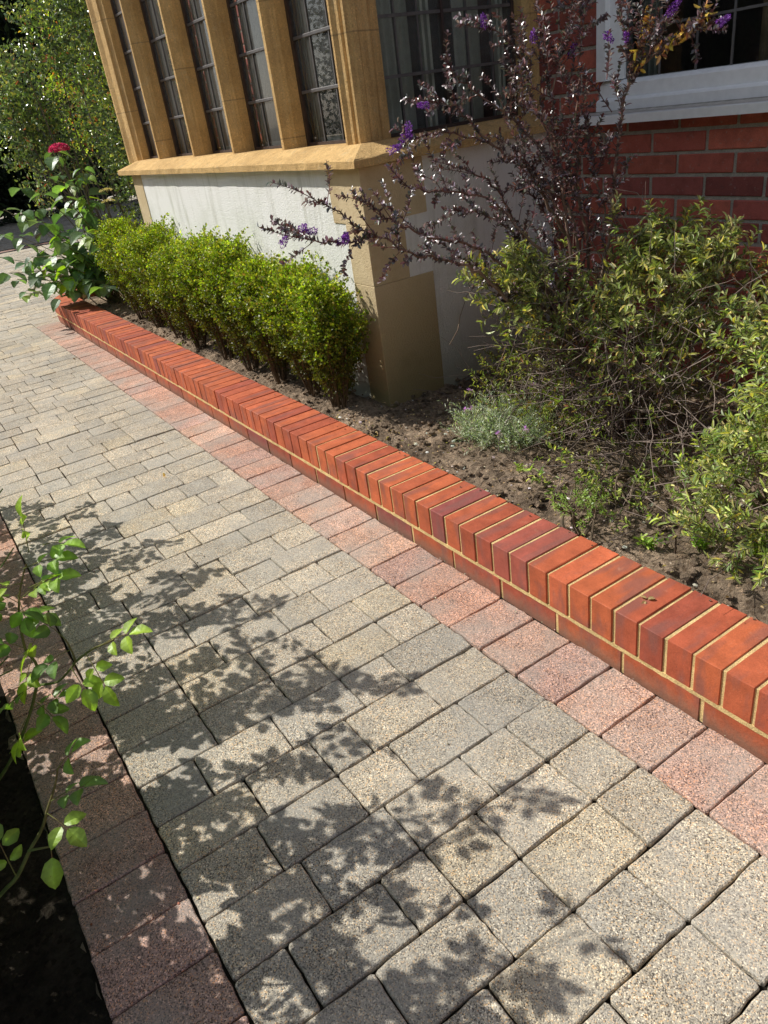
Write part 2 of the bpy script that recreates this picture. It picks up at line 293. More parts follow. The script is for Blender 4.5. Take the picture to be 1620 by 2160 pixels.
def mat_plinth_stone():
    t = NT('plinth_stone'); n = t.noise(130, 5, .7); n2 = t.noise(4, 6, .7)
    sx = t.n('ShaderNodeSeparateXYZ'); geo = t.n('ShaderNodeNewGeometry'); t.l(geo.outputs['Position'], sx.inputs[0])
    c = t.mix((.66, .53, .33), (.46, .34, .18), t.ramp(n2, [(.4, 0.0), (.7, .8)]))
    low = t.ramp(t.math('ADD', sx.outputs['Z'], t.math('MULTIPLY', n2, .5)), [(.45, .9), (.95, 0.0)])
    c = t.mix(c, (.27, .21, .10), low)
    t.pbsdf(c, .92, t.bump(n, .8, .005), .15); return t.m
def mat_leaf(name, rough=.42, trans=.35, spec=.5, tcol=(1.25, 1.5, .45), vein=False, gain=(1.5, 1.5, 1.5)):
    t = NT(name); tint = t.tint(); c = t.mix(tint, gain, 1.0, 'MULTIPLY')
    n = t.noise(70, 3); c = t.mix(c, t.ramp(n, [(.3, .78), (.7, 1.2)]), 1.0, 'MULTIPLY')
    if vein: c = t.mix(c, (.20, .14, .05), t.ramp(t.noise(140, 4, .7), [(.66, 0.0), (.74, .7)]))
    p = t.pbsdf(c, rough, None, spec, connect=False)
    if vein: t.l(t.bump(t.noise(55, 2, .4), .5, .004), p.inputs['Normal'])
    tr = t.n('ShaderNodeBsdfTranslucent'); t.l(t.mix(c, tcol, 1.0, 'MULTIPLY'), tr.inputs[0])
    mx = t.n('ShaderNodeMixShader'); mx.inputs[0].default_value = trans
    t.l(p.outputs[0], mx.inputs[1]); t.l(tr.outputs[0], mx.inputs[2]); t.l(mx.outputs[0], t.out.inputs['Surface']); return t.m
def mat_plain(name, col, rough=.6, spec=.4, metal=0, noise=.12, bump=0.0, useTint=False):
    t = NT(name); n = t.noise(35, 4, .6)
    c = t.mix(t.tint() if useTint else col, t.ramp(n, [(.3, 1 - noise), (.7, 1 + noise)]), 1.0, 'MULTIPLY')
    t.pbsdf(c, rough, t.bump(t.noise(200, 3), bump, .003) if bump else None, spec, metal); return t.m
def mat_glass(name, dust_lo, dust_hi, z0, z1, tint=(.9, .95, .93)):
    """window glass: see-through, mirror reflection by angle, thin dust that is heavier near the sill"""
    t = NT(name)
    geo = t.n('ShaderNodeNewGeometry'); sx = t.n('ShaderNodeSeparateXYZ'); t.l(geo.outputs['Position'], sx.inputs[0])
    tr = t.n('ShaderNodeBsdfTransparent'); tr.inputs[0].default_value = (*tint, 1)
    gl = t.n('ShaderNodeBsdfGlossy'); gl.inputs['Roughness'].default_value = .015
    t.l(t.bump(t.noise(2.5, 1), .05, .01), gl.inputs['Normal'])
    fr = t.n('ShaderNodeFresnel'); fr.inputs[0].default_value = 1.5
    m1 = t.n('ShaderNodeMixShader'); t.l(t.math('MULTIPLY', fr.outputs[0], 1.0), m1.inputs[0]); t.l(tr.outputs[0], m1.inputs[1]); t.l(gl.outputs[0], m1.inputs[2])
    df = t.n('ShaderNodeBsdfDiffuse'); df.inputs[0].default_value = (.6, .62, .6, 1)
    mr = t.n('ShaderNodeMapRange'); mr.inputs['From Min'].default_value = z0; mr.inputs['From Max'].default_value = z1
    mr.inputs['To Min'].default_value = dust_hi; mr.inputs['To Max'].default_value = dust_lo; t.l(sx.outputs['Z'], mr.inputs['Value'])
    d = t.math('MULTIPLY', mr.outputs[0], t.ramp(t.noise(60, 6, .8), [(.3, .35), (.7, 1.5)]))
    m2 = t.n('ShaderNodeMixShader'); t.l(d, m2.inputs[0]); t.l(m1.outputs[0], m2.inputs[1]); t.l(df.outputs[0], m2.inputs[2])
    t.l(m2.outputs[0], t.out.inputs['Surface']); return t.m

M = dict(
    paver=mat_paver(), brick=mat_brick(), wallbrick=mat_brick('old_red_brick', True),
    mortar_y=mat_mortar('yellow_mortar', (.80, .60, .28)), mortar_g=mat_mortar('grey_mortar', (.46, .43, .36)),
    joint=mat_soil('joint_sand', (.05, .042, .03)), soil=mat_soil('garden_soil', (.40, .30, .21)), soil2=mat_soil('shaded_soil', (.46, .36, .25)),
    render=mat_render(), stone=mat_stone(), plinth=mat_plinth_stone(),
    box=mat_leaf('box_leaf', .45, .35, .5, gain=(1.5, 1.42, .95)), small=mat_leaf('shrub_leaf', .40, .33, .6, gain=(2.25, 2.15, 1.9)), gloss=mat_leaf('glossy_leaf', .30, .2, 1.0, (1.3, 1.1, .7), gain=(1.7, 1.65, 1.7)),
    big=mat_leaf('broad_leaf', .42, .38, .5, (1.3, 1.6, .35), True, gain=(1.7, 1.7, 1.6)), dark=mat_leaf('dark_leaf', .5, .2, .3, gain=(.9, .9, .9)), flower=mat_leaf('petal', .6, .3, .2, (1.2, 1, 1.1)),
    bark=mat_plain('bark', (.14, .1, .07), .85, .2, noise=.3, bump=.5, useTint=True),
    frame=mat_plain('painted_steel', (.05, .032, .028), .45, .5, noise=.3, bump=.15), lead=mat_plain('lead_strip', (.13, .125, .125), .42, .5, .3, noise=.2),
    upvc=mat_plain('white_plastic_frame', (.88, .89, .90), .32, .5, noise=.05), upvc_dirty=mat_plain('dusty_white_sill', (.5, .47, .43), .6, .4, noise=.25),
    inner=mat_plain('cream_inner_frame', (.55, .56, .48), .5, .4, noise=.08), curtain=mat_plain('curtain_cloth', (.3, .22, .13), .9, .1, noise=.15),
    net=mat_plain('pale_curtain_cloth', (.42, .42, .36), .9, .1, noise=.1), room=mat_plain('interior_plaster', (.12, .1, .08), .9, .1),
    glass=mat_glass('bay_glass', .012, .10, 1.45, 1.2), glass2=mat_glass('house_glass', .008, .02, 1.6, 1.28),
    outer_ground=mat_soil('bounce_ground', (.62, .56, .46)), metal=mat_plain('dark_grating', (.02, .02, .022), .5, .4, noise=.3), stonechip=mat_plain('pebble', (.3, .28, .24), .85, .2, noise=.3, useTint=True),
    fence=mat_plain('dark_timber', (.018, .015, .012), .9, .1, noise=.4), roof=mat_plain('roof_tile', (.12, .06, .045), .85, .2, noise=.3, bump=.5),
)

# ---------------------------------------------------------------- camera, world, sun
cam = bpy.data.cameras.new('camera'); co = bpy.data.objects.new('camera', cam); COL.objects.link(co); scene.camera = co
yaw, pitch, roll = 1.0481, 0.4970, -0.1498
f = np.array([-math.sin(yaw) * math.cos(pitch), math.cos(yaw) * math.cos(pitch), -math.sin(pitch)])
r0 = np.array([math.cos(yaw), math.sin(yaw), 0]); u0 = np.cross(r0, f)
r = math.cos(roll) * r0 + math.sin(roll) * u0; u = -math.sin(roll) * r0 + math.cos(roll) * u0
from mathutils import Matrix
CP = np.array([0.629, -1.1766, 1.3277])
co.matrix_world = Matrix(((r[0], u[0], -f[0], CP[0]), (r[1], u[1], -f[1], CP[1]), (r[2], u[2], -f[2], CP[2]), (0, 0, 0, 1)))
cam.sensor_fit = 'VERTICAL'; cam.sensor_height = 24; cam.lens = 24 * 1580.68 / 2160; cam.clip_start = .05; cam.clip_end = 800
S = nrm(np.array([-.85, -.60, 1.0]))
elev = math.asin(S[2])
w = bpy.data.worlds.new('World'); scene.world = w; w.use_nodes = True
sky = w.node_tree.nodes.new('ShaderNodeTexSky'); sky.sky_type = 'NISHITA'; sky.sun_disc = False
sky.sun_elevation = elev; sky.sun_rotation = math.atan2(S[0], S[1])
bg = w.node_tree.nodes['Background']; bg.inputs[1].default_value = .15
hs = w.node_tree.nodes.new('ShaderNodeHueSaturation'); hs.inputs['Saturation'].default_value = .55
w.node_tree.links.new(sky.outputs[0], hs.inputs['Color']); w.node_tree.links.new(hs.outputs[0], bg.inputs[0])
sl = bpy.data.lights.new('sun', 'SUN'); sl.energy = 5.0; sl.angle = math.radians(.5); sl.color = (1, .96, .895)
so = bpy.data.objects.new('sun', sl); COL.objects.link(so); so.location = (-8, -5, 12)
so.rotation_euler = Vector(S).to_track_quat('Z', 'Y').to_euler()
scene.view_settings.view_transform = 'Standard'; scene.view_settings.look = 'None'; scene.view_settings.exposure = 0
scene.render.engine = 'CYCLES'; scene.cycles.transparent_max_bounces = 12; scene.cycles.max_bounces = 7

# left edge of the camera view; shadow-casting rose leaves inside it are left out
NL = np.array([.165, 1.046, -.375])
def beside(P, m=.03): return ((P - CP) @ NL) < -m

# ---------------------------------------------------------------- ground
g = MB(); g.add([(-120, -120, -.12), (120, -120, -.12), (120, 120, -.12), (-120, 120, -.12)], [(0, 1, 2, 3)])
tag(g.build('ground', M['outer_ground']), kind='structure')  # unseen ground made pale to bounce light onto the shaded walls

# kerb centre line: straight along x, then an arc turning towards the shrubs
KR = .42; KX = -6.62           # arc radius (front face), start of arc
def kerb_pt(s, off):
    """s metres from x=.75 leftwards along the front face, off = distance behind the front face"""
    x = .75 - s
    if x > KX: return np.array([x, off]), 0.0
    a = min((KX - x) / KR, pi / 2); rest = max((KX - x) - KR * pi / 2, 0)
    rr = KR - off
    return np.array([KX - rr * math.sin(a) , KR - rr * math.cos(a) + rest]), -a

# setts
GREYS = [(.505, .45, .355), (.485, .435, .35), (.45, .412, .338), (.55, .482, .36), (.47, .425, .342), (.41, .38, .32)]
REDS = [(.50, .335, .265), (.50, .33, .265), (.49, .345, .28), (.545, .365, .28), (.47, .315, .265), (.52, .32, .245)]
def sett(mb, x0, x1, y0, y1, col, dist):
    g = .0018; x0 += g; x1 -= g; y0 += g; y1 -= g
    k = 7 if dist < 1.9 else (3 if dist < 4 else 1)
    ch = .003 + rng.random() * .0025
    pts = []
    cs = [(x0, y0, 1, 0), (x1, y0, 0, 1), (x1, y1, -1, 0), (x0, y1, 0, -1)]
    lens = [x1 - x0, y1 - y0, x1 - x0, y1 - y0]
    for (cx, cy, dx, dy), L in zip(cs, lens):
        for t in np.linspace(0, 1, k + 1):
            q = ch + (L - 2 * ch) * t
            pts.append((cx + dx * q, cy + dy * q))
    pts = np.array(pts); n = len(pts)
    c = pts.mean(0)
    if k > 1:
        pts = pts + rng.normal(0, .0009, pts.shape)
    dirn = nrm(c - pts)
    # inset perpendicular-ish
    d1 = np.sign(c - pts) * np.minimum(np.abs(c - pts), .004)
    inset = np.zeros_like(pts)
    hw = (x1 - x0) / 2; hh = (y1 - y0) / 2
    inset[:, 0] = (c[0] - pts[:, 0]) / hw; inset[:, 1] = (c[1] - pts[:, 1]) / hh
    hz = rng.normal(0, .0012); tx, ty = rng.normal(0, .008, 2)
    def Z(p, z): return z + hz + (p[:, 0] - c[0]) * tx + (p[:, 1] - c[1]) * ty
    r1 = pts; r2 = pts + inset * .0012; r3 = pts + inset * (.003 + .001 * rng.random()); 
    ez = rng.normal(0, .0007, n) if k > 1 else 0
    rings = [np.column_stack([r1, np.full(n, -.028)]), np.column_stack([r1, Z(r1, -.0042) + ez]), np.column_stack([r2, Z(r2, -.0013) + ez]), np.column_stack([r3, Z(r3, 0)])]
    v = np.vstack(rings); i = np.arange(n); j = (i + 1) % n; F = []
    for a in range(3): F.append(np.stack([a * n + i, a * n + j, (a + 1) * n + j, (a + 1) * n + i], 1))
    mb.add(v, np.vstack(F), col)
    mb.add(rings[3], [tuple(range(n))], col)

pav = MB()
def gcol():
    c = np.array(GREYS[rng.choice(6, p=[.3, .24, .14, .14, .12, .06])]) * np.exp(rng.normal(0, .06)); return c
def rcol():
    return np.array(REDS[rng.integers(6)]) * np.exp(rng.normal(0, .07))
PAT = [[.21, .14, .21, .14, .212], [.14, .21, .21, .14, .212], [.21, .21, .14, .21, .142], [.14, .14, .21, .21, .212], [.175, .21, .14, .21, .177],
       [.21, .105, .21, .14, .14, .107], [.14, .21, .14, .105, .21, .107], [.21, .21, .105, .175, .212], [.175, .14, .21, .175, .212]]
def near(x, y): return math.hypot(x - CP[0], y - CP[1])
x = -.118 + .14 * 7; last = None
while x > -6.98:
    while True:
        i = rng.integers(len(PAT))
        if i != last: break
    last = i; row = list(PAT[i]); 
    if rng.random() < .5: row = row[::-1]
    y = -1.118
    for q in row:
        sett(pav, x - .14, x, y, y + q, gcol(), near(x, y)); y += q
    x -= .14
for k in range(-8, 49):                               # red soldier course beside the kerb
    xx = -.094 - .139 * k
    if xx < -6.5: break
    sett(pav, xx - .139, xx, -.205, -.0035, rcol(), near(xx, -.1))
for k in range(-8, 52):                               # red soldier course along the planting on the near side
    xx = -.333 - .137 * k
    sett(pav, xx - .137, xx, -1.319, -1.12, rcol(), near(xx, -1.2))
# the wider forecourt beyond the end of the kerb
x = -7.0 - .02
while x > -21:
    y = -2.2 + rng.random() * .1
    while y < 4.5:
        q = [.21, .14, .175, .21][rng.integers(4)]
        ok = True
        if ok: sett(pav, x - .14, x, y, y + q, gcol() * (1.0 if x > -13.4 else .5), 9)  # setts past the drain coloured darker to stand in for shade
        y += q
    x -= .14 if x > -12 else .14
xx = -6.6
while xx > -7.05:
    y = -.205
    while y < .4: sett(pav, xx - .14, xx, y, y + .2, gcol(), 9); y += .2
    xx -= .14
pv = pav.build('paving', M['paver']); tag(pv, kind='structure')
jt = MB(); jt.add([(-22, -2.3, -.011), (1.4, -2.3, -.011), (1.4, 4.5, -.011), (-22, 4.5, -.011)], [(0, 1, 2, 3)])
tag(jt.build('paving_joints', M['joint']), kind='structure')

# ---------------------------------------------------------------- soil beds
def soil_grid(mb, x0, x1, y0, y1, step, z, amp, seed, edge=None, inside=None):
    nx = int((x1 - x0) / step) + 1; ny = int((y1 - y0) / step) + 1
    X = np.linspace(x0, x1, nx); Y = np.linspace(y0, y1, ny); V = np.zeros((nx, ny, 3))
    for i, a in enumerate(X):
        for j, b in enumerate(Y):
            h = amp * (1.1 * mnoise.noise(Vector((a * 4, b * 4, seed))) + .75 * mnoise.noise(Vector((a * 13, b * 13, seed + 3))) + .55 * abs(mnoise.noise(Vector((a * 32, b * 32, seed + 7)))) + .45 * mnoise.noise(Vector((a * 70, b * 70, seed))))
            V[i, j] = (a, b, z(a, b) + h)
    i = np.arange(nx - 1)[:, None] * ny; j = np.arange(ny - 1)[None]
    F = np.stack([i + j, i + ny + j, i + ny + j + 1, i + j + 1], -1).reshape(-1, 4)
    if inside is not None:
        cc = V.reshape(-1, 3)[F].mean(1); F = F[inside(cc)]
    mb.add(V.reshape(-1, 3), F, (1, 1, 1))
def bedz(a, b):
    t = min(max((b - .2) / .12, 0), 1); return .105 + .028 * t
ZT_C = .1735
sb = MB()
soil_grid(sb, -2.6, 1.0, .19, 1.56, .0125, bedz, .022, 1.0)
soil_grid(sb, -6.3, -2.6, .19, .56, .0165, bedz, .02, 1.0)
soil_grid(sb, -7.02, -4.95, .19, 2.6, .05, lambda a, b: .11, .02, 1.0, inside=lambda c: (c[:, 0] > -6.83) & ((c[:, 1] > .5) | (c[:, 0] < -6.25) ) & ((c[:, 0] > -6.62) | (np.hypot(c[:, 0] + 6.62, c[:, 1] - .42) < .25) | (c[:, 1] > .42)))
# clods lying on the surface
def clods(mb, n, x0, x1, y0, y1, zf, smax):
    ico = [(0, 0, 1), (.9, 0, .45), (.28, .85, .45), (-.72, .53, .45), (-.72, -.53, .45), (.28, -.85, .45), (.72, .53, -.45), (-.28, .85, -.45), (-.9, 0, -.45), (-.28, -.85, -.45), (.72, -.53, -.45), (0, 0, -1)]
    fc = [(0, 1, 2), (0, 2, 3), (0, 3, 4), (0, 4, 5), (0, 5, 1), (1, 6, 2), (2, 7, 3), (3, 8, 4), (4, 9, 5), (5, 10, 1), (1, 10, 6), (2, 6, 7), (3, 7, 8), (4, 8, 9), (5, 9, 10), (6, 11, 10), (7, 11, 6), (8, 11, 7), (9, 11, 8), (10, 11, 9)]
    ico = np.array(ico); fc = np.array(fc)
    for _ in range(n):
        a = x0 + (x1 - x0) * rng.random(); b = y0 + (y1 - y0) * rng.random()
        s = smax * rng.random() ** 2.5 + .0025
        v = ico * s * (1 + rng.normal(0, .18, (12, 1))) * np.array([1, .9, .7]) ; th = rng.random() * 6.28
        ca, sa = math.cos(th), math.sin(th); v = np.stack([v[:, 0] * ca - v[:, 1] * sa, v[:, 0] * sa + v[:, 1] * ca, v[:, 2]], 1)
        mb.add(v + (a, b, zf(a, b) + s * .3), fc)
clods(sb, 3200, -2.5, .8, .215, 1.2, lambda a, b: bedz(a, b) + .008, .014)
for _ in range(90):
    a_, b_ = rng.uniform(-5, .6), .2 - .05 * rng.random() ** 3; sb.add(np.array([(0, 0, 1), (.9, 0, .3), (-.4, .8, .3), (-.4, -.8, .3), (0, 0, -.5)]) * rng.uniform(.0015, .005) + (a_, b_, ZT_C), [(0, 1, 2), (0, 2, 3), (0, 3, 1), (4, 2, 1), (4, 3, 2), (4, 1, 3)])
clods(sb, 700, -6.2, -2.4, .215, .42, lambda a, b: bedz(a, b) + .008, .012)
tag(sb.build('flower_bed_soil', M['soil']), kind='structure')
ls = MB(); soil_grid(ls, -4.5, 1.6, -2.9, -1.322, .022, lambda a, b: -.02 - .035 * min((-1.32 - b) / .05, 1), .03, 9.0)
clods(ls, 900, -2.0, .6, -1.7, -1.33, lambda a, b: -.075, .016)
tag(ls.build('path_side_soil', M['soil2']), kind='structure')
# pebbles on the soil (countless, scattered)
pb = MB()
ico = np.array([(0, 0, 1), (.9, 0, .45), (.28, .85, .45), (-.72, .53, .45), (-.72, -.53, .45), (.28, -.85, .45), (.72, .53, -.45), (-.28, .85, -.45), (-.9, 0, -.45), (-.28, -.85, -.45), (.72, -.53, -.45), (0, 0, -1)])
icf = np.array([(0, 1, 2), (0, 2, 3), (0, 3, 4), (0, 4, 5), (0, 5, 1), (1, 6, 2), (2, 7, 3), (3, 8, 4), (4, 9, 5), (5, 10, 1), (1, 10, 6), (2, 6, 7), (3, 7, 8), (4, 8, 9), (5, 9, 10), (6, 11, 10), (7, 11, 6), (8, 11, 7), (9, 11, 8), (10, 11, 9)])
for _ in range(420):
    if rng.random() < .75: a, b, z = rng.uniform(-2.4, .6), rng.uniform(.22, 1.1), .145
    else: a, b, z = rng.uniform(-1.6, .4), rng.uniform(-1.75, -1.35), -.06
    s = .003 + .006 * rng.random() ** 2
    pb.add(ico * s * np.array([1.2, .9, .6]) * (1 + rng.normal(0, .08, (12, 1))) + (a, b, z), icf, palette(1, [(.45, .42, .36), (.3, .27, .22), (.6, .58, .52)])[0])
tag(pb.build('pebbles', M['stonechip']), kind='stuff')

# ---------------------------------------------------------------- brick kerb wall
kerb = thing('brick_edging_wall', 'low orange-red brick edging wall with yellow mortar beside the paving', 'edging wall')
cop = MB(); low = MB(); mor = MB()
BR = [(.47, .115, .05), (.43, .10, .048), (.50, .125, .05), (.38, .088, .05), (.35, .09, .062), (.52, .135, .052), (.30, .08, .068)]
def kbox(mb, s0, s1, o0, o1, z0, z1, c, b, jit):
    pm, a = kerb_pt((s0 + s1) / 2, 0)
    # build at local origin then rotate and move
    m2 = MB(); m2.box(-(s1 - s0) / 2, (s1 - s0) / 2, o0, o1, z0, z1, c, b=b, jit=jit)
    v = m2.V[0]; ca, sa = math.cos(a), math.sin(a)
    v = np.stack([pm[0] + v[:, 0] * ca - v[:, 1] * sa, pm[1] + v[:, 0] * sa + v[:, 1] * ca, v[:, 2]], 1)
    mb.V.append(v); mb.C.append(m2.C[0]); 
    for F in m2.F: mb.F.append(F + mb.n)
    mb.n += len(v)
s = 0.0; i = 0
PH = .75 - (-.075 * -0)       # joints fall on multiples of 75 mm from x = 0
s = .75 - .75 + .0
ZT = .172; ZB = ZT - .1025
while s < .75 - KX + KR * pi / 2 + 1.2:
    wd = .0652 if s < 2.6 else .0685
    ang = s > .75 - KX and s < .75 - KX + KR * pi / 2
    c = np.array(BR[rng.choice(7, p=[.30, .24, .22, .12, .03, .08, .01])]) * np.exp(rng.normal(0, .06))
    st = .075
    if ang: wd *= .985
    kbox(cop, s + .0045, s + .0045 + wd, 0, .2025, ZB, ZT, c, .0014, .0008)
    s += st
s = -.03
while s < .75 - KX + KR * pi / 2 + 1.2:
    c = np.array(BR[rng.choice(7, p=[.26, .24, .1, .2, .1, .02, .08])]) * np.exp(rng.normal(0, .05)) * .92
    L = .215; arc = s > .75 - KX - .2
    if arc: L = .065
    kbox(low, s + .005, s + .005 + L, .002, .2, -.05, ZB - .0115, c, .0015, .0008)
    s += L + .01
# mortar: a core just behind the brick faces, and the bed joint almost flush
def strip(mb, s0, s1, o0, o1, z0, z1, ds):
    a = s0
    while a < s1:
        b = min(a + ds, s1); p = [kerb_pt(a, o0)[0], kerb_pt(b, o0)[0], kerb_pt(b, o1)[0], kerb_pt(a, o1)[0]]
        mb.prism([tuple(q) for q in p][::-1], z0, z1); a = b
SE = .75 - KX + KR * pi / 2 + 1.2
strip(mor, .0, 2.7, .0036, .199, ZB - .004, ZT - .0034, 3.0)
strip(mor, 2.7, SE, .0055, .197, ZB - .004, ZT - .0052, .07 if False else .25)
strip(mor, .0, SE, .0048, .197, -.05, ZB - .0115, .25)
# bed joint with a slightly uneven face
v = []; n = 0; st = .02; a = 0.0
while a <= SE:
    o = .0012 + rng.normal(0, .0006); z1 = ZB + rng.normal(0, .0005) + .0004; z0 = ZB - .0118 + rng.normal(0, .0006)
    p = kerb_pt(a, o)[0]; q = kerb_pt(a, .19)[0]
    v += [(q[0], q[1], z0), (p[0], p[1], z0), (p[0], p[1], z1), (q[0], q[1], z1)]; n += 1; a += st
mor.add(v, [(i * 4 + k, i * 4 + 4 + k, i * 4 + 5 + k, i * 4 + 1 + k) for i in range(n - 1) for k in range(3)])
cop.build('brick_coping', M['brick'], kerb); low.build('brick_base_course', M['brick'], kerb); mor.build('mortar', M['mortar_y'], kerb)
place(kerb, -3.0, 0, 0)

# ---------------------------------------------------------------- house with bay window
BX, BY, BL, WY = -2.067, .493, -4.985, 1.52        # bay corner, front plane, left end, brick wall plane
house = thing('house', 'red brick house with a cream stone mullioned bay window', 'house')
ht = MB(); ht.box(BL, BX, BY, WY + .05, -.05, 1.118); ht.build('rendered_plinth', M['render'], house)
def quoin(boxes):
    q = MB()
    for b in boxes: q.box(*b, b=.002)
    return q.build('quoin', M['plinth'], house)
e = .004
quoin([(-2.315, BX + e, BY - e, .795, .905, 1.116), (-2.222, BX + e, BY - e, .674, .664, .9042), (-2.222, BX + e, BY - e, .797, -.05, .6632)])
quoin([(BL - e, -4.80, BY - e, .7, .80, 1.116), (BL - e, -4.90, BY - e, .7, .50, .7992), (BL - e, -4.80, BY - e, .7, -.05, .4992)])
# sill: vertical nose then a weathered slope, round three sides
OH = .045; z0, z1, z2 = 1.119, 1.151, 1.192
xl, xr, yf = BL - .16, BX + OH, BY - OH
sm = MB()
def ring(xa, xb, ya, z, n=60, amp=.0):
    P = []
    for t in np.linspace(0, 1, 8): P.append((xa, WY + (ya - WY) * t, z))
    for t in np.linspace(0, 1, n)[1:]: P.append((xa + (xb - xa) * t, ya, z))
    for t in np.linspace(0, 1, 24)[1:]: P.append((xb, ya + (WY - ya) * t, z))
    P = np.array(P)
    if amp: P[:, 1] += rng.normal(0, amp, len(P)); P[:, 2] += rng.normal(0, amp, len(P))
    return P
rs = [ring(xl + .03, xr - .04, yf + .04, z0 + .001), ring(xl, xr, yf, z0, amp=.0008), ring(xl, xr, yf, z1 - .005, amp=.001), ring(xl + .005, xr - .006, yf + .006, z1, amp=.0008), ring(xl + .13, xr - .11, yf + .11, z2, amp=.0004), ring(xl + .3, xr - .3, yf + .3, z2 + .001)]
m = len(rs[0]); i = np.arange(m - 1)
sm.add(np.vstack(rs), np.vstack([np.stack([k * m + i, k * m + i + 1, (k + 1) * m + i + 1, (k + 1) * m + i], 1) for k in range(len(rs) - 1)]))
sm.build('sill', M['stone'], house)
# mullions
ZTOP = 2.75
MX = [-4.572, -3.962, -3.393, -2.823]
for mx in MX:
    mb = MB(); h = .048; y = BY + .072
    c = mx + .012
    poly = [(c - .012, y), (c + .010, y), (c + .018, y + .012), (c + .030, y + .026), (c + .040, y + .034), (c + .044, y + .044), (c + h, y + .05), (c + h, y + .145), (c - h, y + .145), (c - h, y + .05), (c - .044, y + .044), (c - .040, y + .034), (c - .030, y + .026), (c - .018, y + .012)]
    mb.prism(poly, 1.185, ZTOP); mb.build('mullion', M['stone'], house)
# left end post and right corner post
y = BY + .072
mb = MB(); c = -5.218
mb.prism([(c, y), (c + .02, y), (c + .06, y + .018), (c + .13, y + .024), (c + .135, y + .034), (c + .17, y + .05), (c + .18, y + .145), (c + .02, y + .3), (c - .012, y + .3), (c - .012, y + .01)], 1.18, ZTOP)
mb.build('mullion', M['stone'], house)
mb = MB(); c = -2.252
mb.prism([(c, y), (c + .012, y), (c + .026, y + .012), (c + .044, y + .016), (c + .050, y + .026), (c + .058, y + .026), (c + .066, y + .018), (c + .078, y + .020), (c + .084, y + .034), (c + .092, y + .040),
          (c + .094, y + .062), (c + .086, y + .070), (c + .086, y + .086), (c + .080, y + .108), (c + .080, y + .122), (c + .068, y + .140), (c + .060, y + .180), (c - .03, y + .19), (c - .035, y + .145), (c - .036, y + .05), (c - .018, y + .014)], 1.18, ZTOP)
mb.build('corner_post', M['stone'], house)
# side jamb against the brick wall
mb = MB(); mb.prism([(-2.25, 1.455), (-2.16, 1.455), (-2.135, 1.475), (-2.13, 1.56), (-2.25, 1.56)], 1.18, ZTOP); mb.build('side_jamb', M['stone'], house)
# head and little roof of the bay (above the picture)
mb = MB(); mb.box(BL - .03, BX + .02, BY + .03, WY + .04, ZTOP, ZTOP + .22, b=.004); mb.build('stone_head', M['stone'], house)
mb = MB(); mb.prism([(BL - .12, BY - .1), (BX + .12, BY - .1), (BX + .12, WY + .04), (BL - .12, WY + .04)], ZTOP + .22, ZTOP + .27); mb.build('bay_roof', M['roof'], house)
# leaded lights of the front
GY = y + .112
HZ = [1.407, 1.612, 1.818, 2.024, 2.23, 2.436, 2.64]
posts = [-5.05] + [a + .06 for a in MX] + [-2.28]
edges = [(-5.045, MX[0] - .036)] + [(MX[i] + .06, MX[i + 1] - .036) for i in range(3)] + [(MX[3] + .06, -2.288)]
for a, b in edges:
    fr = MB(); t = .016
    fr.box(a, a + t + .006, GY - .012, GY + .014, 1.193, ZTOP); fr.box(b - t, b, GY - .012, GY + .014, 1.193, ZTOP)
    fr.box(a + t + .006, b - t, GY - .012, GY + .014, 1.193, 1.206)
    fo = fr.build('window_light', M['frame'], house)
    gl = MB(); gl.add([(a + .01, GY, 1.2), (b - .01, GY, 1.2), (b - .01, GY, ZTOP), (a + .01, GY, ZTOP)], [(0, 1, 2, 3)]); gl.build('pane', M['glass'], fo)
    ld = MB(); wv = (b - a) / 3
    for k in (1, 2): ld.box(a + wv * k - .0035, a + wv * k + .0035, GY - .005, GY - .0012, 1.206, ZTOP)
    for k in (1, 2): ld.box(a + wv * k - .0035, a + wv * k + .0035, GY + .0012, GY + .005, 1.206, ZTOP)
    for z in HZ:
        ld.box(a + .02, b - .014, GY - .0085, GY - .0014, z - .007, z + .007, b=.002)
    ld.build('glazing_bar', M['lead'], fo)
    # cream secondary frame behind the leaded light
    sf = MB()
    for xx in (a + .012, a + .034, b - .03): sf.box(xx, xx + .014, GY + .035, GY + .06, 1.2, ZTOP)
    sf.box(a + .048, b - .03, GY + .037, GY + .058, 1.2, 1.222)
    sf.build('inner_frame', M['inner'], fo)
# side light of the bay
SX = -2.215
fr = MB()
fr.box(SX - .014, SX + .012, .735, .752, 1.193, ZTOP); fr.box(SX - .014, SX + .012, 1.436, 1.452, 1.193, ZTOP); fr.box(SX - .014, SX + .012, .752, 1.436, 1.193, 1.207)
fr.box(SX - .013, SX + .013, 1.06, 1.072, 1.207, ZTOP)
fo = fr.build('window_light', M['frame'], house)
gl = MB(); gl.add([(SX, .74, 1.2), (SX, 1.445, 1.2), (SX, 1.445, ZTOP), (SX, .74, ZTOP)], [(0, 1, 2, 3)]); gl.build('pane', M['glass'], fo)
ld = MB()
for yy in (.835, .945, 1.195, 1.325):
    ld.box(SX + .0012, SX + .006, yy - .004, yy + .004, 1.207, ZTOP)
    ld.box(SX - .006, SX - .0012, yy - .004, yy + .004, 1.207, ZTOP)
for z in HZ: ld.box(SX + .0014, SX + .008, .752, 1.436, z - .006, z + .006)
ld.build('glazing_bar', M['lead'], fo)
sf = MB()
for yy in (.77, 1.0, 1.03, 1.40, 1.425): sf.box(SX - .07, SX - .045, yy, yy + .013, 1.2, ZTOP)
sf.build('inner_frame', M['inner'], fo)
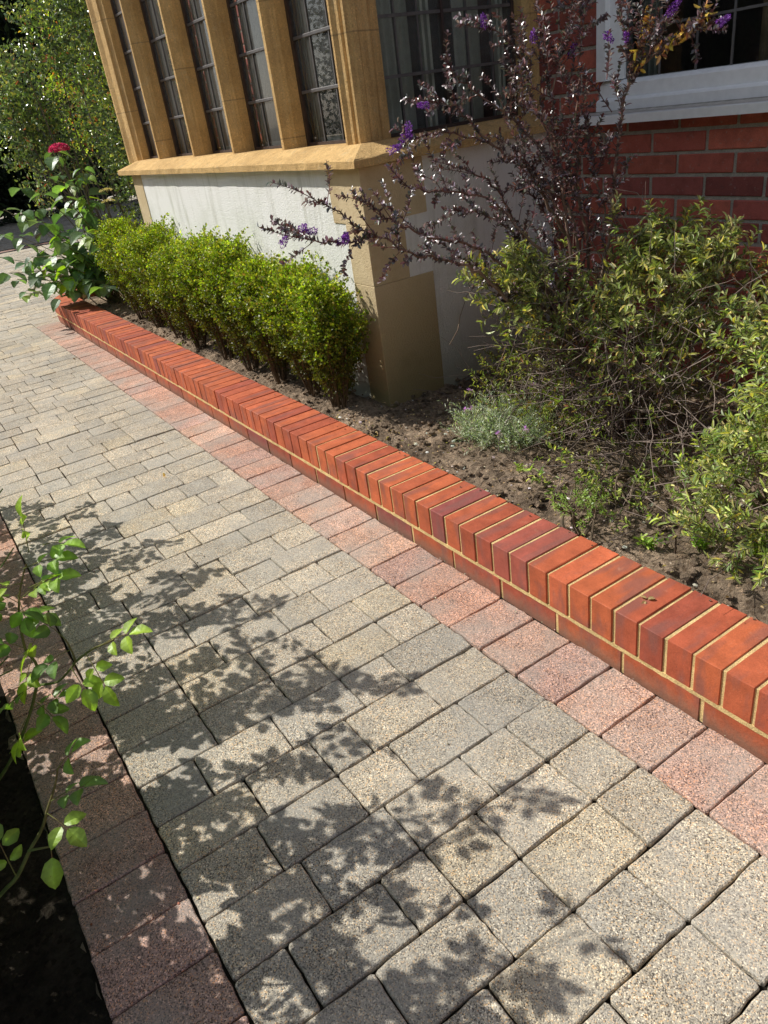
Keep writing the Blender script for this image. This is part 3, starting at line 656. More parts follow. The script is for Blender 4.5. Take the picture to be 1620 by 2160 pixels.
# rooms behind the windows
rm = MB()
def inner_box(x0, x1, y0, y1, z0, z1):
    rm.add([(x0, y0, z0), (x1, y0, z0), (x1, y1, z0), (x0, y1, z0), (x0, y0, z1), (x1, y0, z1), (x1, y1, z1), (x0, y1, z1)], [(0, 1, 2, 3), (4, 7, 6, 5), (3, 2, 6, 7), (0, 3, 7, 4), (1, 5, 6, 2)])
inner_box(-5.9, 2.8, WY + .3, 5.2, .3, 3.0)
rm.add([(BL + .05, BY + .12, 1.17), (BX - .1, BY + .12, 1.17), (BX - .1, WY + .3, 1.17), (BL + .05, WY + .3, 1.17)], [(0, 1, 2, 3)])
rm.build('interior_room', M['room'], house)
# brick wall with the casement opening
WX0, WX1, WZ0, WZ1 = -1.80, .55, 1.165, 2.45
bw = MB(); PZ = .0797; PL_ = .245
RB = [(.42, .11, .08), (.45, .12, .085), (.36, .095, .075), (.48, .135, .09), (.31, .09, .075)]
zr = .6865 - PZ * 8; k = 0
while zr < 3.6:
    off = PL_ / 2 if k % 2 else 0
    x = -8.0 + off - .034
    x = -1.524 - PL_ * 20 + (PL_ / 2 if k % 2 == 0 else 0) + .122
    while x < 3.2:
        xa, xb = x + .0065, x + PL_ - .0065
        hidden = xb < -5.4
        segs = [(xa, xb)]
        if zr + PZ > WZ0 and zr < WZ1 - .03:
            segs = []
            if xa < WX0: segs.append((xa, min(xb, WX0)))
            if xb > WX1: segs.append((max(xa, WX1), xb))
        for p, q in segs:
            if q - p < .02 or (p > BL and q < BX - .05 and zr < 2.9): continue
            bw.box(p, q, WY, WY + .1, zr + .0065, zr + PZ - .0065, np.array(RB[rng.integers(5)]) * np.exp(rng.normal(0, .12)), b=.003, jit=.0007)
        x += PL_
    zr += PZ; k += 1
bw.build('brick_wall', M['wallbrick'], house)
mw = MB()
for (a, b, c, d) in ((-6.2, BL + .02, -.1, 3.6), (BX - .04, WX0, -.1, 3.6), (WX1, 3.2, -.1, 3.6), (WX0, WX1, -.1, WZ0 - .03), (WX0, WX1, WZ1, 3.6), (BL + .02, BX - .04, 2.9, 3.6)):
    mw.box(a, b, WY + .006, WY + .3, c, d)
mw.build('wall_mortar', M['mortar_g'], house)
mb = MB(); mb.box(-6.2, -6.15, WY, 6, -.1, 3.6); mb.box(3.15, 3.2, WY + .3, 6, -.1, 3.6); mb.box(-6.2, 3.2, 5.9, 6, -.1, 3.6); mb.build('outer_wall', M['wallbrick'], house)
mb = MB(); mb.add([(-6.5, WY - .35, 3.55), (3.5, WY - .35, 3.55), (3.5, 3.9, 5.4), (-6.5, 3.9, 5.4), (-6.5, 6.3, 3.55), (3.5, 6.3, 3.55)], [(0, 1, 2, 3), (3, 2, 5, 4)]); mb.build('roof', M['roof'], house)
# white casement window
wf = MB()
FY = WY + .02
def hprof(x0, x1, prof, mbx):
    n = len(prof); v = [(x0, a, b) for a, b in prof] + [(x1, a, b) for a, b in prof]
    mbx.add(v, [(i, (i + 1) % n, n + (i + 1) % n, n + i) for i in range(n)] + [tuple(range(n))[::-1], tuple(range(n, 2 * n))])
hprof(WX0, WX1, [(FY - .03, 1.172), (FY - .03, 1.205), (FY - .022, 1.212), (FY - .008, 1.216), (FY - .008, 1.262), (FY - .002, 1.268), (FY + .012, 1.277), (FY + .05, 1.279), (FY + .05, 1.172)], wf)
def vprof(x, sgn, z0, z1, mbx):
    prof = [(0, FY - .03), (.045, FY - .03), (.052, FY - .012), (.10, FY - .008), (.108, FY + .012), (.112, FY + .05), (0, FY + .05)]
    mbx.prism([(x + sgn * a, b) for a, b in prof][:: int(sgn)], z0, z1)
vprof(WX0, 1, 1.2795, WZ1, wf); vprof(WX1, -1, 1.2795, WZ1, wf)
wf.box(-.67, -.57, FY - .02, FY + .05, 1.2795, WZ1); wf.box(WX0 + .113, WX1 - .113, FY - .02, FY + .05, WZ1 - .1, WZ1 - .001)
wfo = wf.build('casement_window', M['upvc'], house)
sl_ = MB()
hprof(WX0 - .07, WX1 + .06, [(WY - .075, 1.128), (WY - .075, 1.158), (WY - .070, 1.1605), (WY + .0, 1.168), (WY + .02, 1.168), (WY + .02, 1.14), (WY - .06, 1.128)], sl_)
so_ = sl_.build('window_sill', M['upvc'], wfo)
ds = MB(); ds.add([(WX0 - .06, WY - .064, 1.1625), (WX1 + .05, WY - .064, 1.1625), (WX1 + .05, WY - .012, 1.1685), (WX0 - .06, WY - .012, 1.1685)], [(0, 1, 2, 3)]); 
hprof(WX0, WX1, [(WY - .012, 1.1688), (WY - .012, 1.1712), (WY + .02, 1.1712), (WY + .02, 1.1688)], ds)
ds.build('sill_dust', M['upvc_dirty'], wfo)
gl = MB(); gl.add([(WX0 + .1, FY + .02, 1.27), (WX1 - .1, FY + .02, 1.27), (WX1 - .1, FY + .02, WZ1 - .05), (WX0 + .1, FY + .02, WZ1 - .05)], [(0, 1, 2, 3)]); gl.build('pane', M['glass2'], wfo)
ld = MB()
for xx in (-1.53, -1.37, -1.226, -1.085, -.94, -.80, -.44, -.3, -.16, -.02, .12, .26): ld.box(xx - .0045, xx + .0045, FY + .0155, FY + .0188, 1.275, WZ1 - .1)
for zz in (1.44, 1.62, 1.80, 1.98, 2.16, 2.34): ld.box(WX0 + .112, WX1 - .112, FY + .0145, FY + .0186, zz - .0045, zz + .0045)
ld.build('glazing_bar', M['lead'], wfo)
place(house, -2.0, WY, 0)

# curtains hanging inside
def curtain(x0, y0, x1, y1, z0, z1, mat, label, amp=.018, waves=7):
    n = waves * 8; d = np.array([x1 - x0, y1 - y0]); L = np.linalg.norm(d); d /= L; nn = np.array([-d[1], d[0]]); v = []
    for z in (z0, z1):
        for i in range(n + 1):
            t = i / n; o = amp * math.sin(t * waves * 2 * pi + (.5 if z == z0 else 0)) + amp * .4 * math.sin(t * 23)
            p = np.array([x0, y0]) + d * L * t + nn * o; v.append((p[0], p[1], z))
    c = MB(); c.add(v, [(i, i + 1, n + 2 + i, n + 1 + i) for i in range(n)])
    return tag(c.build('curtain', mat, smooth=True), label, 'curtain')
curtain(-2.50, .80, -2.31, .78, 1.19, 2.7, M['curtain'], 'brown curtain gathered behind the bay corner post', .014, 4)
curtain(-4.98, .82, -4.62, .80, 1.19, 2.7, M['net'], 'pale grey green curtain at the far left light of the bay', .014, 6)
curtain(-4.1, .83, -3.86, .81, 1.19, 2.7, M['curtain'], 'brown curtain behind the middle mullions of the bay', .014, 5)
curtain(-3.50, .83, -3.28, .81, 1.19, 2.7, M['net'], 'pale curtain hanging behind the fourth light of the bay', .014, 5)
curtain(-2.36, .84, -2.38, 1.02, 1.19, 2.7, M['net'], 'pale pleated curtain inside the side light of the bay', .012, 4)
curtain(-2.40, 1.28, -2.42, 1.44, 1.19, 2.7, M['net'], 'narrow pale curtain beside the brick wall end of the bay side light', .012, 3)
curtain(-1.72, 1.66, -1.62, 1.66, .9, 2.5, M['net'], 'pale curtain edge inside the left of the white casement window', .014, 4)
curtain(-1.22, 1.70, -1.02, 1.70, .9, 2.5, M['curtain'], 'brown curtain hanging in the middle of the white casement window', .014, 4)

# ---------------------------------------------------------------- plants: shared builders
def stem_path(p0, p1, n=6, wob=.02, sag=0.0):
    p0 = np.asarray(p0, float); p1 = np.asarray(p1, float); t = np.linspace(0, 1, n)[:, None]
    P = p0 * (1 - t) + p1 * t; L = np.linalg.norm(p1 - p0)
    P += np.cumsum(rng.normal(0, wob, (n, 3)) * L / n * 3, 0) * np.sin(t * pi / 2) ; P[:, 2:] += (sag * L * np.sin(t * pi)); return P
def along(P, n, a=0.0, b=1.0):
    """n points and tangents on a polyline between arclength fractions"""
    P = np.asarray(P); d = np.r_[0, np.cumsum(np.linalg.norm(np.diff(P, axis=0), axis=1))]; u = np.sort(rng.uniform(a, b, n)) * d[-1]
    Q = np.stack([np.interp(u, d, P[:, k]) for k in range(3)], 1)
    i = np.clip(np.searchsorted(d, u) - 1, 0, len(P) - 2); T = nrm(P[i + 1] - P[i]); return Q, T
def leafy_twig(lf, P, n, L, W, cols, wts=None, a=.2, b=1.0, spread=.9, kind='fold', up=.4, var=.22):
    Q, T = along(P, n, a, b)
    R_ = nrm(np.cross(T, rdir(n))); D = nrm(T * (1 - spread * .5) + R_ * spread + np.array([0, 0, .15]))
    N = nrm(np.cross(D, np.cross(T + rng.normal(0, .3, (n, 3)), D)) + np.array([0, 0, up]))
    leaves(lf, Q, D, N, L * rng.uniform(.65, 1.15, n), W * rng.uniform(.7, 1.15, n), palette(n, cols, wts, var), kind)

# ---------------------------------------------------------------- box bushes
BOXC = [(.145, .19, .02), (.23, .27, .03), (.10, .135, .02), (.29, .31, .05), (.19, .16, .05)]
def box_bush(bx, by, seed, h=.57, rmax=.185, label=''):
    root = thing('box_bush', label, 'bush', 'box bushes in a row under the bay window')
    st = MB(); lf = MB(); z0 = .125
    tips = []
    for k in range(34):
        a = rng.random() * 6.28; rr = rng.random() ** .5
        p1 = np.array([bx + math.cos(a) * rmax * .8 * rr, by + math.sin(a) * rmax * .62 * rr, z0 + h * (.55 + .3 * rng.random())])
        p0 = np.array([bx + math.cos(a) * .022, by + math.sin(a) * .022, z0 - .02])
        pm = p0 * .5 + p1 * .5; pm[:2] += (p1[:2] - p0[:2]) * .12
        P = spline([p0, pm + rng.normal(0, .008, 3), p1], 5); st.tube(P, .0032, .0012, 4, (.13, .085, .05), (.17, .12, .06))
        for q in range(5):
            t = rng.uniform(.25, .9); b0 = P[int(t * (len(P) - 1))]; b1 = b0 + nrm(rdir(1, .9)[0] + (p1 - p0) * 1.5) * rng.uniform(.05, .12)
            st.tube([b0, (b0 + b1) / 2 + rng.normal(0, .004, 3), b1], .0012, .0007, 3, (.17, .12, .06))
    # foliage: clumps on a fan-shaped shell
    n = 0; P_ = []; NN = []; CC = []
    nclump = 300
    for k in range(nclump):
        t = rng.random() ** .75                     # 0 at base of foliage, 1 top
        a = rng.random() * 6.28
        prof = .26 + .74 * min(1, (t / .62)) ** 1.0
        if t > .62: prof *= math.sqrt(max(0, 1 - ((t - .62) / .39) ** 2)) * .93 + .07
        rr = rmax * prof * (rng.random() ** .25 if t < .8 else rng.random() ** .5)
        wob = 1 + .16 * mnoise.noise(Vector((math.cos(a) * 1.5 + seed, math.sin(a) * 1.5, t * 3)))
        cx = bx + math.cos(a) * rr * wob; cy = by + math.sin(a) * rr * .84 * wob
        cz = z0 + .085 + (h - .085) * t + (.012 * rng.normal())
        cn = nrm(np.array([math.cos(a) * .9, math.sin(a) * .9, .25 + 1.3 * max(0, t - .55)]))
        m = int(40 + 22 * rng.random()); dens = 1 if t > .22 else .45
        m = int(m * dens)
        s = .026 + .012 * rng.random()
        Q = rng.normal(0, s * .5, (m, 3)) + np.array([cx, cy, cz])
        # sprig rising from the clump
        if rng.random() < .5:
            Q[: m // 3] = np.array([cx, cy, cz]) + cn * rng.random((m // 3, 1)) * .045 * (1 + t) + rng.normal(0, .004, (m // 3, 3))
        P_.append(Q); NN.append(np.tile(cn, (m, 1)))
        bright = .34 + .95 * t ** 1.4 + .20 * rng.normal()  # sun on the top and shade lower down put into the leaf colour
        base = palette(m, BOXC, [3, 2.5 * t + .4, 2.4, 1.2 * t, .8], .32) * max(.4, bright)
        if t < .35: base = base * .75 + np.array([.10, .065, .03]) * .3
        CC.append(base)
    P_ = np.vstack(P_); NN = np.vstack(NN); CC = np.vstack(CC); m = len(P_)
    P_[:, 1] = np.minimum(P_[:, 1], BY - .008)
    D = nrm(NN * .6 + rng.normal(0, .75, (m, 3)) + np.array([0, 0, .3])); N = nrm(NN + rng.normal(0, .7, (m, 3)) + np.array([0, 0, .3]))
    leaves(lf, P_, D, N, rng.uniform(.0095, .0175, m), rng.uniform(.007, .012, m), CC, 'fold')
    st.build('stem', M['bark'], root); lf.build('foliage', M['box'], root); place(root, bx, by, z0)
    return root
BLAB = ['nearest box bush at the corner of the bay, with bare fanned stems', 'box bush second from the bay corner, narrow and olive lower down',
        'box bush third from the bay corner with bright green top', 'box bush fourth from the bay corner, dense and rounded',
        'box bush fifth from the bay corner, dark gap on its near side', 'box bush sixth from the bay corner, bright flat top',
        'box bush seventh from the bay corner, broad and bright green', 'box bush eighth from the bay corner, yellowish green',
        'far end box bush of the row beside the hydrangea']
bxs = [-2.235, -2.56, -2.87, -3.20, -3.55, -3.93, -4.33, -4.75, -5.15]
for i, bx in enumerate(bxs):
    box_bush(bx + rng.normal(0, .01), .335 + rng.normal(0, .008), i * 3.1, h=.575 + (.03 if i in (3, 4, 6) else 0) + rng.normal(0, .02) + .013 * i, rmax=.186 + rng.normal(0, .012) + (.03 if i > 4 else 0), label=BLAB[i])

# ---------------------------------------------------------------- purple hebe
hebe = thing('hebe_shrub', 'tall leggy shrub with dark purple glossy leaves and violet flower spikes', 'shrub')
br = MB(); lf = MB(); dl = MB(); fl = MB()
HC = [(.062, .046, .052), (.085, .048, .052), (.055, .062, .056), (.11, .05, .048), (.065, .078, .055), (.24, .22, .235)]  # last, pale grey entry is sky sheen painted into some leaves
WOOD = (.20, .145, .10); WOOD2 = (.16, .07, .06)
lens = []
for bi, b in enumerate(DATA['hebe']):
    P = spline(b, 6); P[1:-1] += rng.normal(0, .004, (len(P) - 2, 3))
    big = len(b) > 6
    br.tube(P, .0075 if big else .0035, .0014, 6, WOOD if bi % 3 else (.26, .2, .15), WOOD2)
    L = np.linalg.norm(np.diff(P, axis=0), axis=1).sum()
    # leaves over the outer part
    leafy_twig(lf, P, int(L * (150 if big else 260)), .020, .0098, HC, [3, 3, 2, 1.0, 1, 1.5], .5 if big else .2, 1.0, .95, 'oval', .8)
    # side twigs
    nt_ = int(L * (14 if big else 26))
    Q, T = along(P, nt_, .32 if big else .1, .98)
    for q, t in zip(Q, T):
        d = nrm(t * .9 + rdir(1, .35)[0] * .8); ll = rng.uniform(.04, .16)
        q1 = q + d * ll; q1[2] += ll * .12
        if q1[0] < -2.04 and q1[1] > .40: q1[0] = -2.03; 
        tw = spline([q, (q + q1) / 2 + rng.normal(0, .006, 3), q1], 4); br.tube(tw, .0014, .0007, 4, WOOD2)
        leafy_twig(lf, tw, int(ll * 210) + 5, .0185, .0095, HC, [3, 3, 2, 1.0, 1, 1.5], .25, 1.0, .95, 'oval', .8)
# dense upright crown of the shrub, in front of the brick pier
for k in range(80):
    t = rng.random(); c0 = np.array([-1.44, .92, .42 + .95 * t]) + rng.normal(0, (.05 + .05 * t), 3) * (1, 1, .4)
    d = nrm(rdir(1, 1.1)[0]); ll = rng.uniform(.08, .2); tw = stem_path(c0, c0 + d * ll, 5, .06); br.tube(tw, .0018, .0008, 4, WOOD2)
    leafy_twig(lf, tw, int(ll * 190) + 4, .022, .009, HC + [(.28, .12, .05)], [3, 3, 2, 1.0, 1, 1.5, .35], .1, 1.0, .95, 'lance', .8)
# bare crossing twigs low down
for k in range(70):
    a = np.array([rng.uniform(-1.75, -1.1), rng.uniform(.6, 1.2), rng.uniform(.15, .55)]); bnd = a + rdir(1, .3)[0] * rng.uniform(.15, .45)
    if bnd[0] < -2.03: continue
    br.tube(stem_path(a, bnd, 6, .12), .0022, .0008, 4, WOOD if k % 2 else (.13, .1, .09))
# dead brown leaves at the tops
for b in DATA['hebe'][10:12]:
    P = spline(b, 6); n = 75
    Q, T = along(P, n, .35, 1); D = nrm(T * .3 + rng.normal(0, .6, (n, 3)) + np.array([0, 0, -.5]))
    leaves(dl, Q + rng.normal(0, .009, (n, 3)), D, rdir(n), rng.uniform(.022, .034, n), rng.uniform(.01, .015, n), palette(n, [(.22, .11, .055), (.27, .16, .08), (.32, .23, .13), (.36, .27, .06), (.13, .055, .04)], None, .2), 'oval')
# violet flower spikes
for p in DATA['hebe_flower']:
    fl = MB(); p = np.array(p); n = 170; ax = rdir(1, .4)[0]; t = rng.random((n, 1)); Q = p + ax * (t - .5) * .032 + rdir(n) * .0105 * (1.1 - .5 * t)
    D = nrm(Q - p + rng.normal(0, .003, (n, 3)))
    leaves(fl, Q - D * .002, D, rdir(n), rng.uniform(.005, .009, n), rng.uniform(.0025, .0045, n), palette(n, [(.11, .024, .21), (.17, .045, .29), (.07, .018, .13), (.32, .16, .45)], None, .2), 'tiny'); fl.build('flower_spike', M['flower'], hebe)
br.build('branch', M['bark'], hebe); lf.build('foliage', M['gloss'], hebe); dl.build('withered_leaves', M['small'], hebe); 
place(hebe, -1.42, 1.02, .13)

# ---------------------------------------------------------------- shrubs of the bed
def shrub(name, label, blobs, base, ntw, cols, wts, L, W, kind, mat, z0=.12, stems=14, bare=0, clump=13, tw_len=(.07, .18), group=None, up=.5, wood=(.16, .12, .08), spread=.9, gap=.0):
    """blobs: (x,y,z,rx,ry,rz,weight); twigs grow from inside each blob outwards and carry leaves"""
    root = thing(name, label, 'shrub', group); st = MB(); lf = MB(); W_ = np.array([b[6] for b in blobs], float); W_ /= W_.sum()
    base = np.array(base, float)
    for k in range(stems):
        b = blobs[rng.choice(len(blobs), p=W_)]; c = np.array(b[:3]); R_ = np.array(b[3:6])
        e1 = c + rdir(1, .2)[0] * R_ * .6; p0 = base + np.r_[rng.normal(0, .03, 2), -.02]
        m_ = (p0 + e1) / 2 + np.array([0, 0, .12 * np.linalg.norm(e1 - p0)]) + rng.normal(0, .03, 3)
        st.tube(spline([p0, m_, e1], 6), rng.uniform(.004, .009), .0016, 5, wood)
    for k in range(ntw):
        b = blobs[rng.choice(len(blobs), p=W_)]; c = np.array(b[:3]); R_ = np.array(b[3:6])
        d = rdir(1, .25)[0]; rr = rng.random() ** .4
        p = c + d * R_ * rr * .88
        if gap and mnoise.noise(Vector(p * 6.0)) < -gap: continue
        ll = rng.uniform(*tw_len); dd = nrm(d * .8 + rdir(1, .7)[0] * .8)
        tw = stem_path(p, p + dd * ll, 5, .06); 
        if tw[:, 2].min() < z0: tw[:, 2] = np.maximum(tw[:, 2], z0 + .004)
        st.tube(tw, .0015, .0007, 4, wood)
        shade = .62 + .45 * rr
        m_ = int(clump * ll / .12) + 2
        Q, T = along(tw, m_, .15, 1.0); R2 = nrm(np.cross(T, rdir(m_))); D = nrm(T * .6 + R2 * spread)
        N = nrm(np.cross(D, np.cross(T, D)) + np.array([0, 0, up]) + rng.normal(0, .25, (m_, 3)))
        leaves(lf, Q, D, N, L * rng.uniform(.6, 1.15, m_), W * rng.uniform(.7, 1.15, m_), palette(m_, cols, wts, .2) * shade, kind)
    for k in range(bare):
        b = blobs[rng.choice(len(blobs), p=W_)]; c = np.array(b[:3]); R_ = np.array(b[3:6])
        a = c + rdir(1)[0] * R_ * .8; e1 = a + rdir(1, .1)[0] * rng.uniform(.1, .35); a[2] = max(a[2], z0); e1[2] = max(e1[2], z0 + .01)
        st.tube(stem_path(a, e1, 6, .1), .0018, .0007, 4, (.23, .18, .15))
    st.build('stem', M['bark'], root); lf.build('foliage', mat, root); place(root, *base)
    return root
OL = [(.12, .14, .06), (.185, .195, .10), (.08, .098, .05), (.25, .245, .135), (.32, .28, .08)]
shrub('lance_leaf_shrub', 'rounded shrub with drooping yellow green lance leaves in front of the brick wall',
      [(-1.22, .93, .77, .13, .12, .09, 2.4), (-1.05, 1.05, .70, .15, .14, .10, 2.5), (-1.36, .80, .60, .13, .10, .12, 1.8), (-1.02, .95, .56, .2, .16, .13, 1.8), (-1.44, .68, .66, .08, .07, .08, 1), (-.90, 1.1, .66, .10, .12, .10, 1), (-.88, .96, .46, .13, .12, .12, 1.4), (-.74, 1.05, .52, .10, .1, .1, .7), (-1.2, .84, .48, .14, .1, .08, .8)],
      (-1.12, .98, .13), 600, OL, [3, 2.6, 2, 1.6, .5], .034, .0095, 'lance', M['small'], clump=17, stems=22, up=.6, bare=70, gap=.12)
shrub('twiggy_shrub', 'tangled brown twiggy shrub with sparse leaves below the lance leaved shrub',
      [(-1.12, .78, .42, .3, .2, .2, 3), (-.95, .74, .3, .28, .2, .14, 2), (-1.35, .74, .36, .2, .14, .17, 1.5), (-.85, .9, .45, .2, .2, .2, 1)],
      (-1.1, .85, .13), 190, [(.09, .12, .035), (.15, .17, .05), (.12, .07, .04)], [2, 2, 1], .022, .008, 'lance', M['small'], clump=10, stems=30, bare=330, wood=(.17, .12, .11))
shrub('grey_green_shrub', 'dense grey green shrub with narrow leaves at the right edge beside the kerb',
      [(-.40, .74, .56, .15, .16, .12, 3), (-.24, .60, .46, .17, .17, .15, 3), (-.38, .60, .33, .18, .14, .12, 2.6), (-.16, .55, .30, .2, .16, .14, 2), (-.50, .84, .42, .15, .15, .14, 1.6), (-.05, .66, .5, .2, .2, .2, 2), (-.30, .46, .22, .16, .1, .07, 1.2)],
      (-.32, .68, .13), 860, [(.14, .17, .08), (.22, .24, .125), (.09, .12, .06), (.30, .305, .15), (.32, .28, .08)], [3, 3, 2, 1.4, .4], .029, .0068, 'lance', M['small'], clump=19, stems=30, up=.6, bare=110, gap=.10)
shrub('low_spreading_shrub', 'low sprawling green shrub spreading over soil between lavender and bay side wall',
      [(-1.55, .80, .27, .22, .16, .08, 3), (-1.32, .72, .22, .24, .16, .07, 2), (-1.7, .92, .25, .12, .12, .08, 1)],
      (-1.45, .80, .13), 210, [(.09, .12, .03), (.14, .16, .05), (.19, .2, .06), (.1, .07, .04)], None, .021, .006, 'lance', M['small'], clump=15, stems=12, bare=50, tw_len=(.05, .12))
shrub('trailing_shrub', 'straggly trailing stems with green leaf rosettes lying over bare soil',
      [(-.95, .50, .17, .22, .12, .05, 2), (-.72, .42, .16, .2, .1, .05, 2), (-.60, .55, .2, .22, .14, .06, 2), (-1.05, .66, .2, .2, .12, .06, 2), (-.8, .62, .22, .2, .1, .06, 1.2)],
      (-.8, .68, .13), 105, [(.11, .16, .04), (.18, .22, .07), (.25, .26, .09), (.07, .10, .03)], None, .022, .0065, 'lance', M['small'], clump=15, stems=30, bare=70, tw_len=(.03, .09))
shrub('russet_shrub', 'small shrub with withered russet leaves against the brick wall',
      [(-.78, 1.32, .52, .14, .1, .14, 2), (-.62, 1.3, .42, .16, .12, .12, 2)], (-.7, 1.32, .13), 110, [(.20, .07, .04), (.28, .11, .06), (.12, .05, .04), (.10, .12, .04)], [3, 2, 2, .8], .03, .012, 'oval', M['small'], clump=14, stems=10)
shrub('fine_leaf_shrub', 'small feathery bright green shrublet overhanging the kerb coping',
      [(-.70, .25, .215, .07, .06, .03, 2), (-.76, .3, .2, .05, .05, .04, 1)], (-.72, .27, .13), 34, [(.12, .2, .04), (.17, .25, .06)], None, .014, .0028, 'tiny', M['small'], clump=40, stems=7, tw_len=(.05, .09))
# small rosettes / weeds (each its own plant)
def weed(x, y, label, n=9, L=.035, cols=((.13, .19, .04), (.2, .25, .06)), h=.03, kind='oval', group='small weeds on the soil'):
    root = thing('weed', label, 'plant', group); lf = MB(); st = MB(); z = .135
    for k in range(max(2, n // 3)):
        e1 = np.array([x, y, z]) + np.r_[rng.normal(0, .018, 2), rng.uniform(.5, 1) * h]
        P = stem_path((x, y, z - .01), e1, 5, .08); st.tube(P, .0013, .0008, 4, (.14, .15, .05)); leafy_twig(lf, P, max(4, n), L, L * .33, list(cols), None, .3, 1, .9, kind, .7)
    st.build('stem', M['bark'], root); lf.build('foliage', M['small'], root); place(root, x, y, z)
weed(-1.16, .42, 'pale low weed on soil near kerb, front left of the lavender', 12, .014, h=.03)
weed(-1.03, .40, 'upright weed with curled pale leaf in front of the lavender', 7, .035, h=.09, cols=((.28, .32, .14), (.2, .26, .08)))
weed(-.42, .40, 'bright green round leaved weed on the soil by the right kerb end', 22, .02, h=.08, cols=((.14, .22, .04), (.22, .30, .07)))
weed(-.55, .33, 'small star shaped weed rosette close to the coping', 12, .026, h=.03)
weed(-.30, .47, 'leafy green weed half under the grey green shrub', 24, .024, h=.1)
weed(-.86, .33, 'tiny weed tuft beside the feathery shrublet', 9, .018, h=.04)
weed(-4.05, .24, 'tiny weed under the box bushes by the coping', 8, .02, h=.04)
# twig stub in the soil
tb = MB(); tb.tube(stem_path((-.47, .36, .13), (-.455, .35, .20), 5, .1), .004, .002, 6, (.1, .07, .05)); tb.tube(stem_path((-.46, .355, .165), (-.42, .34, .185), 4, .1), .0022, .001, 5, (.1, .07, .05))
tag(tb.build('twig_stub', M['bark']), 'short dark twig stub sticking out of the soil', 'twig')

# lavender
lav = thing('lavender', 'silvery grey green lavender clump with pale mauve bracts on nodding stems', 'lavender')
lf = MB(); st = MB(); fl = MB(); c = np.array([-1.42, .575, .14])
for k in range(560):
    a = rng.random() * 6.28; rr = rng.random() ** .5; p0 = c + np.array([math.cos(a) * .14 * rr, math.sin(a) * .10 * rr, 0]); d = nrm(np.array([math.cos(a) * rr * .9, math.sin(a) * rr * .9, .9]) + rng.normal(0, .2, 3)); ll = rng.uniform(.05, .16)
    P = stem_path(p0, p0 + d * ll, 5, .14); st.tube(P, .0008, .0005, 3, (.2, .24, .16)); leafy_twig(lf, P, 11, .021, .0026, [(.22, .26, .20), (.30, .33, .27), (.15, .19, .12)], None, .3, 1, .7, 'tiny', .3)
for (tx, ty, tz) in ((-1.70, .66, .235), (-1.60, .58, .205), (-1.63, .575, .195), (-1.57, .54, .17), (-1.52, .50, .15), (-1.46, .47, .19), (-1.22, .52, .24), (-1.30, .46, .22), (-1.38, .72, .31)):
    fl = MB(); e1 = np.array([tx, ty, tz]); P = spline([c + (0, 0, .06), (c + e1) / 2 + (0, 0, .07), e1], 6); st.tube(P, .0012, .0009, 4, (.33, .36, .25)); n = 40
    Q = e1 + rdir(n) * .007 * np.array([1.4, 1, 1]); leaves(fl, Q, rdir(n), rdir(n), .007, .004, palette(n, [(.33, .33, .22), (.26, .2, .3), (.45, .42, .3)], None, .2), 'tiny')
    n = 9; leaves(fl, np.tile(e1 + (-.006, 0, .004), (n, 1)), rdir(n, .5), rdir(n), .016, .005, palette(n, [(.42, .2, .48), (.55, .32, .6)], None, .15), 'tiny'); fl.build('flower_head', M['flower'], lav)
st.build('stem', M['bark'], lav); lf.build('foliage', M['small'], lav); place(lav, *c)

# ---------------------------------------------------------------- far left: hydrangea and tall shrubs
def big_shrub(name, label, blobs, base, n, cols, wts, L, W, mat, kind='fold', trunkr=.02, clump=30, cs=.07, stems=12, thin=.0):
    root = thing(name, label, 'shrub', 'tall shrubs beyond the bay'); st = MB(); lf = MB(); W_ = np.array([b[6] for b in blobs], float); W_ /= W_.sum(); base = np.array(base, float)
    for k in range(stems):
        b = blobs[rng.choice(len(blobs), p=W_)]; e1 = np.array(b[:3]) + rdir(1, .3)[0] * np.array(b[3:6]) * .9
        p0 = base + np.r_[rng.normal(0, .12, 2), 0]; st.tube(spline([p0, (p0 + e1) / 2 + rng.normal(0, .08, 3), e1], 7), trunkr * rng.uniform(.5, 1), .004, 5, (.16, .13, .1))
    for k in range(n):
        b = blobs[rng.choice(len(blobs), p=W_)]; d = rdir(1, .15)[0]; rr = rng.random() ** .35; p = np.array(b[:3]) + d * np.array(b[3:6]) * rr
        if thin and mnoise.noise(Vector(p * 3.0)) < -thin: continue
        if p[2] < .12: continue
        m_ = clump; Q = p + rng.normal(0, cs * .5, (m_, 3)); dd = nrm(d + rdir(1, .5)[0] * .6)
        Q[: m_ // 2] = p + dd * rng.random((m_ // 2, 1)) * cs * 2.2 + rng.normal(0, cs * .12, (m_ // 2, 3))
        D = nrm(d * .5 + rng.normal(0, .8, (m_, 3))); N = nrm(d * .7 + rng.normal(0, .7, (m_, 3)) + np.array([0, 0, .5]))
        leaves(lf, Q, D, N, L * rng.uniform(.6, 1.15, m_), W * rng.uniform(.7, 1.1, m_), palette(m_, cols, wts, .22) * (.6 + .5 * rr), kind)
        if k % 3 == 0: st.tube(stem_path(p - dd * cs * 2, p + dd * cs * 2, 4, .05), .0022, .001, 4, (.2, .16, .12))
    st.build('stem', M['bark'], root); lf.build('foliage', mat, root); place(root, *base); return root
GS = [(.06, .11, .03), (.12, .19, .04), (.22, .32, .06), (.03, .055, .02), (.36, .38, .08)]
